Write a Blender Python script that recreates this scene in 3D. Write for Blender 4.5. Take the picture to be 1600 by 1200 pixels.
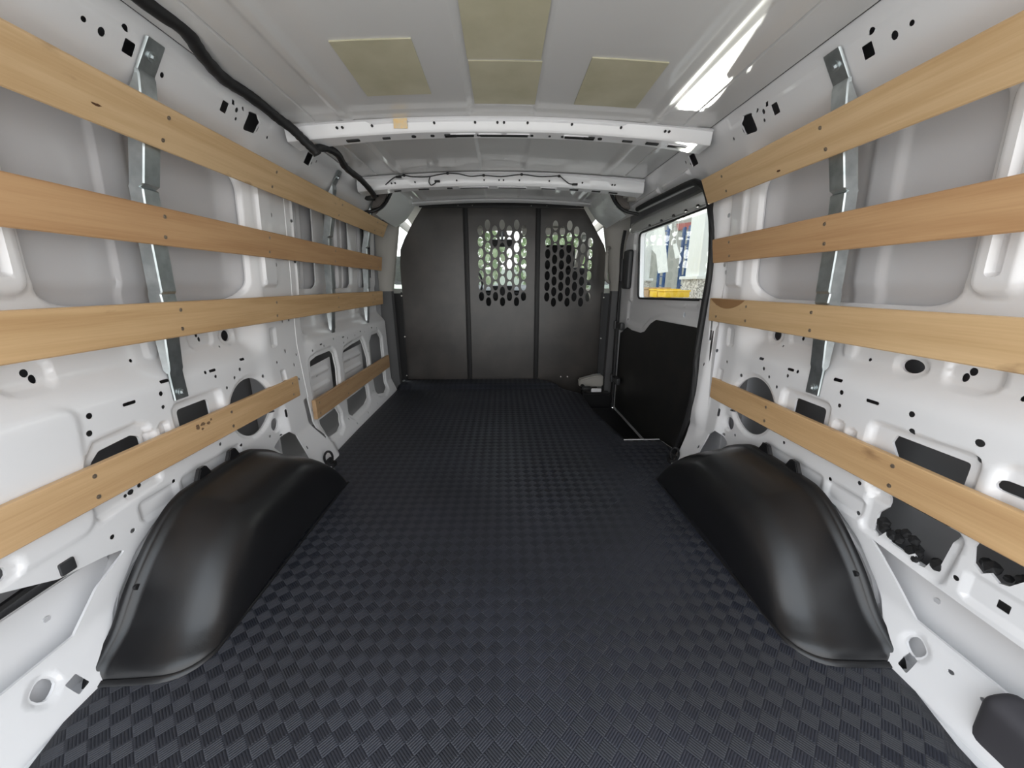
import bpy, bmesh, math, random
import numpy as np
from mathutils import Vector, Matrix, Euler
from mathutils.geometry import delaunay_2d_cdt
R = math.radians
random.seed(7)
for _o in list(bpy.data.objects): bpy.data.objects.remove(_o)
sc = bpy.context.scene
COL = sc.collection

# ------------------------------------------------------------------ camera, world, lights, exposure
PITCH = math.atan(155/590); YAW = math.atan(15*math.cos(PITCH)/590)
cam = bpy.data.cameras.new('camera'); cam.sensor_width = 36; cam.lens = 590/1600*36; cam.clip_start = 0.02
camo = bpy.data.objects.new('camera', cam); COL.objects.link(camo)
camo.location = (0, 0, .85); camo.rotation_euler = (R(90)-PITCH, 0, -YAW)
sc.camera = camo
w = bpy.data.worlds.new('world'); sc.world = w; w.use_nodes = True
nt = w.node_tree; nt.nodes.clear()
wo = nt.nodes.new('ShaderNodeOutputWorld'); bg = nt.nodes.new('ShaderNodeBackground')
tc = nt.nodes.new('ShaderNodeTexCoord'); sp = nt.nodes.new('ShaderNodeSeparateXYZ'); rp = nt.nodes.new('ShaderNodeValToRGB')
nt.links.new(tc.outputs['Generated'], sp.inputs[0]); nt.links.new(sp.outputs['Z'], rp.inputs[0])
rp.color_ramp.elements[0].position = 0.0; rp.color_ramp.elements[0].color = (1, .985, .97, 1)
rp.color_ramp.elements[1].position = .8; rp.color_ramp.elements[1].color = (.84, .92, 1, 1)
nt.links.new(rp.outputs[0], bg.inputs[0]); bg.inputs[1].default_value = 2.6
nt.links.new(bg.outputs[0], wo.inputs[0])
sun = bpy.data.lights.new('sun', 'SUN'); sun.energy = 2.2; sun.angle = R(1.0); sun.color = (1, .95, .87)
suno = bpy.data.objects.new('sun', sun); COL.objects.link(suno)
suno.rotation_euler = Vector((-.62, .12, .78)).to_track_quat('Z', 'Y').to_euler()     # high, from the left
# added area lamp in place of sunlight reflected up through the side window
gl = bpy.data.lights.new('sun_glint', 'AREA'); gl.energy = .27; gl.shape = 'RECTANGLE'; gl.size = .15; gl.size_y = .25; gl.spread = R(1.0); gl.color = (1, .98, .9)
glo = bpy.data.objects.new('sun_glint', gl); COL.objects.link(glo)
_t = Vector((.655, 1.275, 1.46)); _d = Vector((-.34, -.858, .384)).normalized(); glo.location = _t-_d*2.4
_y = Vector((0, 1, 0)); _y = (_y-_d*_y.dot(_d)).normalized(); _z = -_d; _x = _y.cross(_z)
glo.rotation_euler = Matrix((_x, _y, _z)).transposed().to_euler()
vs = sc.view_settings; vs.view_transform = 'Standard'; vs.look = 'None'; vs.gamma = 1; vs.use_curve_mapping = False
vs.exposure = 0.32
sc.cycles.max_bounces = 14; sc.cycles.diffuse_bounces = 8; sc.cycles.use_denoising = True

# ------------------------------------------------------------------ materials
MATS = {}
def mat(name, color, rough=.5, metal=0, coat=0, bump=None, var=None, spec=.5):
    if name in MATS: return MATS[name]
    m = bpy.data.materials.new(name); m.use_nodes = True
    n = m.node_tree; b = n.nodes['Principled BSDF']
    b.inputs['Base Color'].default_value = (*color, 1); b.inputs['Roughness'].default_value = rough
    b.inputs['Metallic'].default_value = metal; b.inputs['Coat Weight'].default_value = coat
    b.inputs['Coat Roughness'].default_value = .04; b.inputs['Specular IOR Level'].default_value = spec
    if bump or var:
        t = n.nodes.new('ShaderNodeTexCoord')
    if bump:                                   # (scale, strength, distance[, stretch])
        nz = n.nodes.new('ShaderNodeTexNoise'); nz.inputs['Scale'].default_value = bump[0]; nz.inputs['Detail'].default_value = 4
        bp = n.nodes.new('ShaderNodeBump'); bp.inputs['Strength'].default_value = bump[1]; bp.inputs['Distance'].default_value = bump[2]
        mp = n.nodes.new('ShaderNodeMapping')
        if len(bump) > 3: mp.inputs['Scale'].default_value = bump[3]
        n.links.new(t.outputs['Object'], mp.inputs[0]); n.links.new(mp.outputs[0], nz.inputs[0])
        n.links.new(nz.outputs['Fac'], bp.inputs['Height']); n.links.new(bp.outputs[0], b.inputs['Normal'])
    if var:                                    # (scale, colour2, low, high[, stretch])
        nz = n.nodes.new('ShaderNodeTexNoise'); nz.inputs['Scale'].default_value = var[0]; nz.inputs['Detail'].default_value = 6
        mp = n.nodes.new('ShaderNodeMapping')
        if len(var) > 4: mp.inputs['Scale'].default_value = var[4]
        cr = n.nodes.new('ShaderNodeValToRGB')
        cr.color_ramp.elements[0].position = var[2]; cr.color_ramp.elements[0].color = (*color, 1)
        cr.color_ramp.elements[1].position = var[3]; cr.color_ramp.elements[1].color = (*var[1], 1)
        n.links.new(t.outputs['Object'], mp.inputs[0]); n.links.new(mp.outputs[0], nz.inputs[0])
        n.links.new(nz.outputs['Fac'], cr.inputs[0]); n.links.new(cr.outputs[0], b.inputs['Base Color'])
    MATS[name] = m
    return m
PAINT = mat('white_body_paint', (.79, .79, .805), .28, coat=.7)
PRIMER = mat('grey_primed_skin', (.58, .58, .60), .42, coat=.25)
CEIL = mat('roof_primer', (.60, .595, .59), .30, coat=.7)
BLACKP = mat('black_moulded_plastic', (.008, .008, .009), .31, bump=(420, .25, .0006), spec=.55)
BLACK = mat('black_rubber', (.010, .010, .011), .55)
DOORP = mat('black_door_board', (.012, .012, .012), .42, var=(9, (.022, .020, .018), .45, .75))
BULK = mat('dark_partition_sheet', (.026, .023, .021), .33, bump=(7, .22, .004), var=(5, (.048, .041, .036), .4, .7), spec=.6)  # soft blotchy reflections put into the colour variation
CAVITY = mat('shaded_cavity_grey', (.22, .22, .23), .5)  # cavity shade put into this colour; skin behind the cut-outs made darker
GALV = mat('galvanised_steel', (.42, .46, .47), .36, metal=.9, var=(26, (.60, .64, .65), .35, .7), bump=(60, .1, .0005))
STEEL = mat('bright_screw_steel', (.62, .60, .56), .3, metal=1)
SCREW = mat('dull_screw_steel', (.40, .33, .26), .4, metal=.8)
PAD = mat('tan_damping_pad', (.50, .47, .345), .55, var=(9, (.42, .395, .275), .35, .7), bump=(90, .25, .0008))
FOIL = mat('silver_foil', (.86, .89, .88), .28, metal=.3, bump=(30, .8, .006))
TRIMG = mat('pale_grey_trim', (.36, .345, .315), .6, bump=(300, .15, .0005))
HEADL = mat('grey_headliner', (.45, .43, .40), .9)
TAPE = mat('yellow_stain', (.86, .62, .30), .5, var=(60, (.75, .62, .45), .4, .65))
SHEETW = mat('white_sheet', (.82, .84, .82), .8)
GREENL = mat('leaves', (.30, .42, .20), .6, var=(3, (.52, .60, .38), .4, .6))
BARK = mat('bark', (.12, .09, .06), .9)
SEAT = mat('black_seat_cloth', (.012, .012, .013), .85, bump=(200, .3, .001))
BLUE = mat('blue_paint', (.03, .09, .26), .4)
REDP = mat('red_paint', (.35, .07, .06), .5)
YEL = mat('yellow_plastic', (.85, .55, .03), .45)
CARD = mat('brown_cardboard', (.45, .30, .17), .8)
STONE = mat('pebbled_stone', (.75, .72, .66), .8, var=(34, (.30, .28, .25), .45, .55))
STUCCO = mat('grey_stucco', (.40, .40, .38), .9)
CONC = mat('pale_concrete', (.66, .64, .60), .9, var=(2, (.58, .56, .53), .3, .7))
GRASS = mat('grass', (.12, .22, .04), .9)

def glass(name, tint=(.93, .97, .95), refl=.12):
    m = bpy.data.materials.new(name); m.use_nodes = True; n = m.node_tree; n.nodes.clear()
    o = n.nodes.new('ShaderNodeOutputMaterial'); mx = n.nodes.new('ShaderNodeMixShader')
    t = n.nodes.new('ShaderNodeBsdfTransparent'); t.inputs[0].default_value = (*tint, 1)
    g = n.nodes.new('ShaderNodeBsdfGlossy'); g.inputs['Roughness'].default_value = .01
    lw = n.nodes.new('ShaderNodeLayerWeight'); lw.inputs[0].default_value = .25
    ma = n.nodes.new('ShaderNodeMath'); ma.operation = 'MULTIPLY'; ma.inputs[1].default_value = .6
    n.links.new(lw.outputs['Fresnel'], ma.inputs[0]); n.links.new(ma.outputs[0], mx.inputs[0])
    n.links.new(t.outputs[0], mx.inputs[1]); n.links.new(g.outputs[0], mx.inputs[2]); n.links.new(mx.outputs[0], o.inputs[0])
    return m
GLASS = glass('clear_window_glass')

def wood(name, base, dark, seed, knots=.0):
    m = bpy.data.materials.new(name); m.use_nodes = True; n = m.node_tree; b = n.nodes['Principled BSDF']; L = n.links.new
    t = n.nodes.new('ShaderNodeTexCoord'); mp = n.nodes.new('ShaderNodeMapping')
    mp.inputs['Scale'].default_value = (9, .55, 9); mp.inputs['Location'].default_value = (seed*3.1, seed*1.7, seed)
    L(t.outputs['Object'], mp.inputs[0])
    nz = n.nodes.new('ShaderNodeTexNoise'); nz.inputs['Scale'].default_value = 3.0; nz.inputs['Detail'].default_value = 8; nz.inputs['Distortion'].default_value = .4
    L(mp.outputs[0], nz.inputs[0])
    mp2 = n.nodes.new('ShaderNodeMapping'); mp2.inputs['Scale'].default_value = (60, 1.6, 60); L(t.outputs['Object'], mp2.inputs[0])
    n2 = n.nodes.new('ShaderNodeTexNoise'); n2.inputs['Scale'].default_value = 4; n2.inputs['Detail'].default_value = 3; L(mp2.outputs[0], n2.inputs[0])
    mx = n.nodes.new('ShaderNodeMath'); mx.operation = 'MULTIPLY_ADD'; mx.inputs[1].default_value = .35; L(n2.outputs['Fac'], mx.inputs[0]); L(nz.outputs['Fac'], mx.inputs[2])
    cr = n.nodes.new('ShaderNodeValToRGB'); cr.color_ramp.elements[0].position = .42; cr.color_ramp.elements[0].color = (*dark, 1)
    cr.color_ramp.elements[1].position = .82; cr.color_ramp.elements[1].color = (*base, 1); L(mx.outputs[0], cr.inputs[0])
    # a few brown knots and bruises
    mp3 = n.nodes.new('ShaderNodeMapping'); mp3.inputs['Scale'].default_value = (5, 2.0, 5); mp3.inputs['Location'].default_value = (seed, seed*2.3, 0)
    L(t.outputs['Object'], mp3.inputs[0])
    n3 = n.nodes.new('ShaderNodeTexNoise'); n3.inputs['Scale'].default_value = 2.2; n3.inputs['Detail'].default_value = 5; L(mp3.outputs[0], n3.inputs[0])
    c3 = n.nodes.new('ShaderNodeValToRGB'); c3.color_ramp.elements[0].position = .71-knots; c3.color_ramp.elements[1].position = .80-knots
    L(n3.outputs['Fac'], c3.inputs[0])
    mm = n.nodes.new('ShaderNodeMix'); mm.data_type = 'RGBA'; mm.inputs[7].default_value = (dark[0]*.55, dark[1]*.5, dark[2]*.5, 1)
    L(c3.outputs[0], mm.inputs[0]); L(cr.outputs[0], mm.inputs[6]); L(mm.outputs[2], b.inputs['Base Color'])
    b.inputs['Roughness'].default_value = .5
    bp = n.nodes.new('ShaderNodeBump'); bp.inputs['Strength'].default_value = .15; bp.inputs['Distance'].default_value = .001
    L(n2.outputs['Fac'], bp.inputs['Height']); L(bp.outputs[0], b.inputs['Normal'])
    return m

def mat_rubber():
    """checker of ribbed squares set at 45 degrees, ribs turned a quarter from one square to the next"""
    m = bpy.data.materials.new('ribbed_rubber_mat'); m.use_nodes = True; n = m.node_tree; b = n.nodes['Principled BSDF']; L = n.links.new
    N = n.nodes.new
    def M(op, a, b_=None, c=None):
        k = N('ShaderNodeMath'); k.operation = op
        for i, v in enumerate((a, b_, c)):
            if v is None: continue
            if isinstance(v, (int, float)): k.inputs[i].default_value = v
            else: L(v, k.inputs[i])
        return k.outputs[0]
    uv = N('ShaderNodeUVMap'); uv.uv_map = 'UVMap'
    mp = N('ShaderNodeMapping'); mp.inputs['Rotation'].default_value = (0, 0, R(45)); mp.inputs['Scale'].default_value = (1/.030, 1/.030, 1)
    L(uv.outputs[0], mp.inputs[0]); s = N('ShaderNodeSeparateXYZ'); L(mp.outputs[0], s.inputs[0])
    fx = M('FLOOR', s.outputs[0]); fy = M('FLOOR', s.outputs[1])
    ck = M('PINGPONG', M('ADD', fx, fy), 1.0)                       # 0 / 1 checker
    ux = M('FRACT', s.outputs[0]); uy = M('FRACT', s.outputs[1])
    pos = M('ADD', M('MULTIPLY', ux, ck), M('MULTIPLY', uy, M('SUBTRACT', 1.0, ck)))
    rib = M('PINGPONG', M('MULTIPLY', pos, 6.0), .5)               # ribs
    ex = M('MINIMUM', M('PINGPONG', ux, .5), M('PINGPONG', uy, .5))
    edge = M('MULTIPLY', M('MINIMUM', ex, .07), 1/.07)
    h = M('MULTIPLY', M('MINIMUM', M('MULTIPLY', rib, 3.2), 1.0), edge)
    bp = N('ShaderNodeBump'); bp.inputs['Strength'].default_value = .65; bp.inputs['Distance'].default_value = .0018
    L(h, bp.inputs['Height']); L(bp.outputs[0], b.inputs['Normal'])
    tg = N('ShaderNodeTangent'); tg.direction_type = 'UV_MAP'; tg.uv_map = 'UVMap'; L(tg.outputs[0], b.inputs['Tangent'])
    b.inputs['Anisotropic'].default_value = .85
    L(M('ADD', M('MULTIPLY', ck, .25), .125), b.inputs['Anisotropic Rotation'])
    b.inputs['Base Color'].default_value = (.026, .029, .037, 1)
    b.inputs['Roughness'].default_value = .46; b.inputs['Specular IOR Level'].default_value = .55
    nz = N('ShaderNodeTexNoise'); nz.inputs['Scale'].default_value = 2.2; nz.inputs['Detail'].default_value = 6
    cr = N('ShaderNodeValToRGB'); cr.color_ramp.elements[0].color = (.020, .022, .030, 1); cr.color_ramp.elements[1].color = (.031, .034, .047, 1)
    cr.color_ramp.elements[0].position = .35; cr.color_ramp.elements[1].position = .7
    t = N('ShaderNodeTexCoord'); L(t.outputs['Object'], nz.inputs[0]); L(nz.outputs['Fac'], cr.inputs[0])
    # rib sheen put into the colour: one set dull and dark, other smoother, paler
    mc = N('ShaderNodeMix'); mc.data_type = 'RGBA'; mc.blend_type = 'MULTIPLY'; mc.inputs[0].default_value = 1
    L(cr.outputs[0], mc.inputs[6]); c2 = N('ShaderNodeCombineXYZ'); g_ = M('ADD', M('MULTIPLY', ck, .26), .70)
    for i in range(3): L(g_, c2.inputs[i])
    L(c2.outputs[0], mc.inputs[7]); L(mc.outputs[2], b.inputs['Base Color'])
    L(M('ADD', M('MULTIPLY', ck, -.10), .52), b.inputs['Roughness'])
    return m
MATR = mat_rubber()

# ------------------------------------------------------------------ object helpers
def tag(o, label=None, cat=None, group=None, kind=None):
    if label: o['label'] = label
    if cat: o['category'] = cat
    if group: o['group'] = group
    if kind: o['kind'] = kind
    return o
def empty(name, loc, label, cat, group=None, rot=(0, 0, 0)):
    o = bpy.data.objects.new(name, None); COL.objects.link(o); o.location = loc; o.rotation_euler = rot
    o.empty_display_size = .05
    return tag(o, label, cat, group)
def link(name, me, m, parent=None, smooth=False, loc=None, rot=None):
    o = bpy.data.objects.new(name, me); COL.objects.link(o); me.materials.append(m)
    if smooth: me.shade_smooth()
    if parent is not None: o.parent = parent
    if loc is not None: o.location = loc
    if rot is not None: o.rotation_euler = rot
    return o
def pydata(name, v, f, m, parent=None, smooth=False, angle=None, **k):
    me = bpy.data.meshes.new(name); me.from_pydata([tuple(map(float, p)) for p in v], [], [tuple(map(int, q)) for q in f]); me.update()
    o = link(name, me, m, parent, smooth, **k)
    if angle: me.set_sharp_from_angle(angle=R(angle))
    return o
class B:
    """collects shapes into one bmesh"""
    def __init__(s): s.bm = bmesh.new()
    def box(s, c, d, rot=None, bev=0.0, seg=2):
        t = bmesh.new(); bmesh.ops.create_cube(t, size=1); bmesh.ops.scale(t, vec=d, verts=t.verts)
        if bev: bmesh.ops.bevel(t, geom=list(t.edges), offset=bev, segments=seg, affect='EDGES', profile=.6)
        return s._add(t, c, rot)
    def _add(s, t, c=(0, 0, 0), rot=None):
        M_ = Matrix.Translation(c)
        if rot is not None: M_ = M_ @ (rot if isinstance(rot, Matrix) else Euler(rot).to_matrix().to_4x4())
        bmesh.ops.transform(t, matrix=M_, verts=t.verts)
        me = bpy.data.meshes.new('t'); t.to_mesh(me); t.free(); s.bm.from_mesh(me); bpy.data.meshes.remove(me)
        return s
    def cyl(s, a, b, r, r2=None, seg=12):
        a, b = Vector(a), Vector(b); t = bmesh.new()
        bmesh.ops.create_cone(t, cap_ends=True, segments=seg, radius1=r, radius2=r if r2 is None else r2, depth=(b-a).length)
        return s._add(t, (a+b)/2, (b-a).to_track_quat('Z', 'Y').to_matrix().to_4x4())
    def ball(s, c, r, sub=2, sc=(1, 1, 1)):
        t = bmesh.new(); bmesh.ops.create_icosphere(t, subdivisions=sub, radius=r); bmesh.ops.scale(t, vec=sc, verts=t.verts)
        return s._add(t, c)
    def tube(s, pts, r, seg=8, closed=False):
        P = [Vector(p) for p in pts]; n = len(P); rings = []
        rr = r if isinstance(r, (list, tuple)) else [r]*n
        up = Vector((.13, .21, 1)).normalized()
        for i in range(n):
            d = (P[(i+1) % n]-P[i-1]) if closed else (P[min(i+1, n-1)]-P[max(i-1, 0)])
            d.normalize(); x = d.cross(up); x.normalize(); y = x.cross(d); y.normalize()
            rings.append([s.bm.verts.new(P[i]+(x*math.cos(2*math.pi*k/seg)+y*math.sin(2*math.pi*k/seg))*rr[i]) for k in range(seg)])
        for i in range(n if closed else n-1):
            A, C = rings[i], rings[(i+1) % n]
            for k in range(seg): s.bm.faces.new((A[k], A[(k+1) % seg], C[(k+1) % seg], C[k]))
        if not closed: s.bm.faces.new(rings[0][::-1]); s.bm.faces.new(rings[-1])
        return s
    def prism(s, poly, axis, a, b, bev=0):
        """polygon in the plane across `axis`, from a to b; axis x: (y,z)  y: (x,z)  z: (x,y)"""
        t = bmesh.new()
        def p(q, h): return {'x': (h, q[0], q[1]), 'y': (q[0], h, q[1]), 'z': (q[0], q[1], h)}[axis]
        A = [t.verts.new(p(q, a)) for q in poly]; C = [t.verts.new(p(q, b)) for q in poly]; n = len(poly)
        t.faces.new(A); t.faces.new(C[::-1])
        for i in range(n): t.faces.new((A[i], C[i], C[(i+1) % n], A[(i+1) % n]))
        bmesh.ops.recalc_face_normals(t, faces=t.faces)
        if bev: bmesh.ops.bevel(t, geom=list(t.edges), offset=bev, segments=2, affect='EDGES')
        return s._add(t)
    def loft(s, rings, closed_ring=True, caps=True):
        V = [[s.bm.verts.new(p) for p in r] for r in rings]
        for A, C in zip(V[:-1], V[1:]):
            m_ = len(A)
            for k in range(m_ if closed_ring else m_-1): s.bm.faces.new((A[k], A[(k+1) % m_], C[(k+1) % m_], C[k]))
        if caps and closed_ring: s.bm.faces.new(V[0][::-1]); s.bm.faces.new(V[-1])
        return s
    def build(s, name, m, parent=None, smooth=True, angle=35, **k):
        bmesh.ops.recalc_face_normals(s.bm, faces=s.bm.faces)
        me = bpy.data.meshes.new(name); s.bm.to_mesh(me); s.bm.free()
        o = link(name, me, m, parent, smooth, **k)
        if smooth: me.set_sharp_from_angle(angle=R(angle))
        return o
def copy_tree(o, parent=None):
    c = o.copy(); COL.objects.link(c); c.parent = parent
    for ch in list(o.children): copy_tree(ch, c)
    return c
def smooth_path(pts, sub=5):
    P = [Vector(p) for p in pts]; out = []
    for i in range(len(P)-1):
        a, b, c, d = P[max(i-1, 0)], P[i], P[i+1], P[min(i+2, len(P)-1)]
        for k in range(sub):
            t = k/sub; out.append(.5*((2*b)+(c-a)*t+(2*a-5*b+4*c-d)*t*t+(3*b-a-3*c+d)*t**3))
    out.append(P[-1]); return out

# ------------------------------------------------------------------ pressed sheet metal
def rpoly(pts, r, seg=5):
    """polygon with rounded corners"""
    P = [Vector(p) for p in pts]; n = len(P); out = []
    for i in range(n):
        p, a, b = P[i], P[i-1], P[(i+1) % n]; u = (a-p); v = (b-p); lu, lv = u.length, v.length; u.normalize(); v.normalize()
        ang = math.acos(max(-1, min(1, u.dot(v)))); d = min(r/max(math.tan(ang/2), 1e-3), lu*.48, lv*.48)
        s_, e_ = p+u*d, p+v*d
        for k in range(seg+1):
            t = k/seg; out.append(tuple((1-t)**2*s_+2*t*(1-t)*p+t*t*e_))
    return out
def rect(a, b, c, d, r=.012, seg=5): return rpoly([(a, c), (b, c), (b, d), (a, d)], r, seg)
def oval(cx, cy, rx, ry, n=24, rot=0):
    return [(cx+rx*math.cos(t)*math.cos(rot)-ry*math.sin(t)*math.sin(rot), cy+rx*math.cos(t)*math.sin(rot)+ry*math.sin(t)*math.cos(rot)) for t in [2*math.pi*i/n for i in range(n)]]
def slot(cx, cy, l, h, rot=0):
    c, s_ = math.cos(rot), math.sin(rot)
    return [(cx+x*c-y*s_, cy+x*s_+y*c) for x, y in rect(-l/2, l/2, -h/2, h/2, h*.49, 3)]
def pt_in(P, poly):
    poly = np.asarray(poly); x, y = P[:, 0], P[:, 1]; ins = np.zeros(len(P), bool); j = len(poly)-1
    for i in range(len(poly)):
        xi, yi = poly[i]; xj, yj = poly[j]
        if yi != yj:
            c = ((yi > y) != (yj > y)) & (x < (xj-xi)*(y-yi)/(yj-yi)+xi); ins ^= c
        j = i
    return ins
def dist(P, poly, closed=True):
    poly = np.asarray(poly); d = np.full(len(P), 1e9); n = len(poly)
    for i in range(n if closed else n-1):
        a = poly[i]; b = poly[(i+1) % n]; ab = b-a; q = P-a
        t = np.clip((q@ab)/max(ab@ab, 1e-12), 0, 1); d = np.minimum(d, np.hypot(q[:, 0]-t*ab[0], q[:, 1]-t*ab[1]))
    return d
def dense(poly, mx):
    out = []; n = len(poly)
    for i in range(n):
        a = np.asarray(poly[i], float); b = np.asarray(poly[(i+1) % n], float); k = max(1, int(math.ceil(np.hypot(*(b-a))/mx)))
        out += [tuple(a+(b-a)*j/k) for j in range(k)]
    return out
def inset(poly, d):
    p = np.asarray(poly); a = np.roll(p, 1, 0); b = np.roll(p, -1, 0); t = b-a; t /= np.maximum(np.hypot(t[:, 0], t[:, 1]), 1e-9)[:, None]
    area = .5*np.sum(p[:, 0]*np.roll(p[:, 1], -1)-p[:, 1]*np.roll(p[:, 0], -1)); s_ = 1 if area > 0 else -1
    return p+np.stack([-t[:, 1], t[:, 0]], 1)*d*s_
def field(P, embs):
    """summed height of the pressed features: each (outline, depth, wall width)"""
    h = np.zeros(len(P))
    for poly, dep, wd in embs:
        q = np.asarray(poly); lo = q.min(0)-.001; hi = q.max(0)+.001
        ix = np.nonzero((P[:, 0] > lo[0]) & (P[:, 0] < hi[0]) & (P[:, 1] > lo[1]) & (P[:, 1] < hi[1]))[0]
        if not len(ix): continue
        ix = ix[pt_in(P[ix], q)]
        if not len(ix): continue
        t = np.clip(dist(P[ix], q)/wd, 0, 1); h[ix] += dep*t*t*(3-2*t)
    return h
def sheet(name, outer, holes, embs, base, mapper, m, step=.007, lip=.006, parent=None, extra=()):
    """a pressed panel: triangulated exactly along its outline, its cut-outs and the edges of its pressings"""
    mx = max(step*1.6, .012); outer = dense(outer, mx); holes = [dense(h, mx) for h in holes]
    cons = [np.asarray(outer)]+[np.asarray(h) for h in holes]
    soft = []
    for poly, dep, wd in embs:
        if wd < .02: soft += [np.asarray(dense(poly, mx)), np.asarray(dense(inset(poly, wd), mx))]
    o_ = np.asarray(outer); lo, hi = o_.min(0), o_.max(0)
    gx, gy = np.meshgrid(np.arange(lo[0]+step/2, hi[0], step), np.arange(lo[1]+step/2, hi[1], step), indexing='ij')
    G = np.stack([gx.ravel(), gy.ravel()], 1); keep = pt_in(G, o_)
    for c in cons+soft:
        l2, h2 = c.min(0)-step, c.max(0)+step
        ix = np.nonzero(keep & (G[:, 0] > l2[0]) & (G[:, 0] < h2[0]) & (G[:, 1] > l2[1]) & (G[:, 1] < h2[1]))[0]
        if len(ix): keep[ix[dist(G[ix], c) < step*.45]] = False
    for h_ in holes:
        ix = np.nonzero(keep)[0]; keep[ix[pt_in(G[ix], h_)]] = False
    G = G[keep]
    V = [Vector(map(float, p)) for p in G]; E_ = []
    for c in cons+soft:
        k = len(V); V += [Vector(map(float, p)) for p in c]; E_ += [(k+i, k+(i+1) % len(c)) for i in range(len(c))]
    r = delaunay_2d_cdt(V, E_, [], 0, 1e-5)
    P = np.array([tuple(v) for v in r[0]]); F = np.array([tuple(f) for f in r[2]])
    C = P[F].mean(1); ok = pt_in(C, o_)
    for h_ in holes:
        q = np.asarray(h_); ix = np.nonzero(ok & (C[:, 0] > q[:, 0].min()) & (C[:, 0] < q[:, 0].max()) & (C[:, 1] > q[:, 1].min()) & (C[:, 1] < q[:, 1].max()))[0]
        if len(ix): ok[ix[pt_in(C[ix], q)]] = False
    F = F[ok]; d = base(P)+field(P, embs); XYZ = mapper(P, d)
    v = XYZ.tolist(); f = F.tolist()
    for h_ in holes:                            # turned-in lips round the cut-outs
        q = np.asarray(h_); dd = base(q)+field(q, embs); A = mapper(q, dd); C2 = mapper(q, dd+(lip if np.ptp(q[:, 0])+np.ptp(q[:, 1]) > .07 else min(lip, .0015))); k = len(v); n = len(q)
        v += A.tolist()+C2.tolist(); f += [(k+i, k+(i+1) % n, k+n+(i+1) % n, k+n+i) for i in range(n)]
    used = sorted({i for q in f for i in q}); mp_ = {a: b for b, a in enumerate(used)}
    v = [v[i] for i in used]; f = [[mp_[i] for i in q] for q in f]
    return pydata(name, v, f, m, parent, smooth=True, angle=50)

# ------------------------------------------------------------------ side walls
def sm(x, a, b): t = np.clip((x-a)/(b-a), 0, 1); return t*t*(3-2*t)
ZS = [-.2, 0, .02, .10, .20, .575, .590, .645, .83, .85, 1.24, 1.268, 1.340, 1.352, 1.44]
XR = [.87, .885, .90, .945, .955, .955, .960, .998, 1.0, .988, .965, .955, .868, .861, .808]      # beside the wheel, ledge under the windows
XP = [.80, .845, .855, .885, .925, .950, .950, .948, .938, .936, .915, .905, .866, .861, .808]    # pillar behind the doors
XF = [.87, .885, .89, .925, .930, .938, .950, .998, .998, .990, .965, .950, .868, .861, .808]     # forward bay
def smooth_prof(z, X_):
    zz = np.asarray(z); a = np.zeros_like(zz)
    for dz in (-.010, -.005, 0, .005, .010): a += np.interp(zz+dz, ZS, X_)/5
    return a
def wall_base(P, sh=0.0):
    Y, Z = P[:, 0]+sh, P[:, 1]
    r, p, f = smooth_prof(Z, XR), smooth_prof(Z, XP), smooth_prof(Z, XF)
    wa = sm(Z, .24, .46); wp = sm(Y, 1.44, 1.545)*wa+sm(Y, 1.53, 1.57)*(1-wa)
    # the ledge fades out against the pillar
    wf = sm(Y, 1.80, 1.90)
    x = r*(1-wp)+p*wp
    if sh: x = x-.030*sm(P[:, 0], 1.595, 1.665)*sm(Z, .12, .30)*(1-sm(Z, 1.14, 1.26))      # jamb of the sliding door
    return x*(1-wf)+f*wf
def mapper(side): return lambda P, d: np.stack([side*d, P[:, 0], P[:, 1]], 1)

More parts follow.
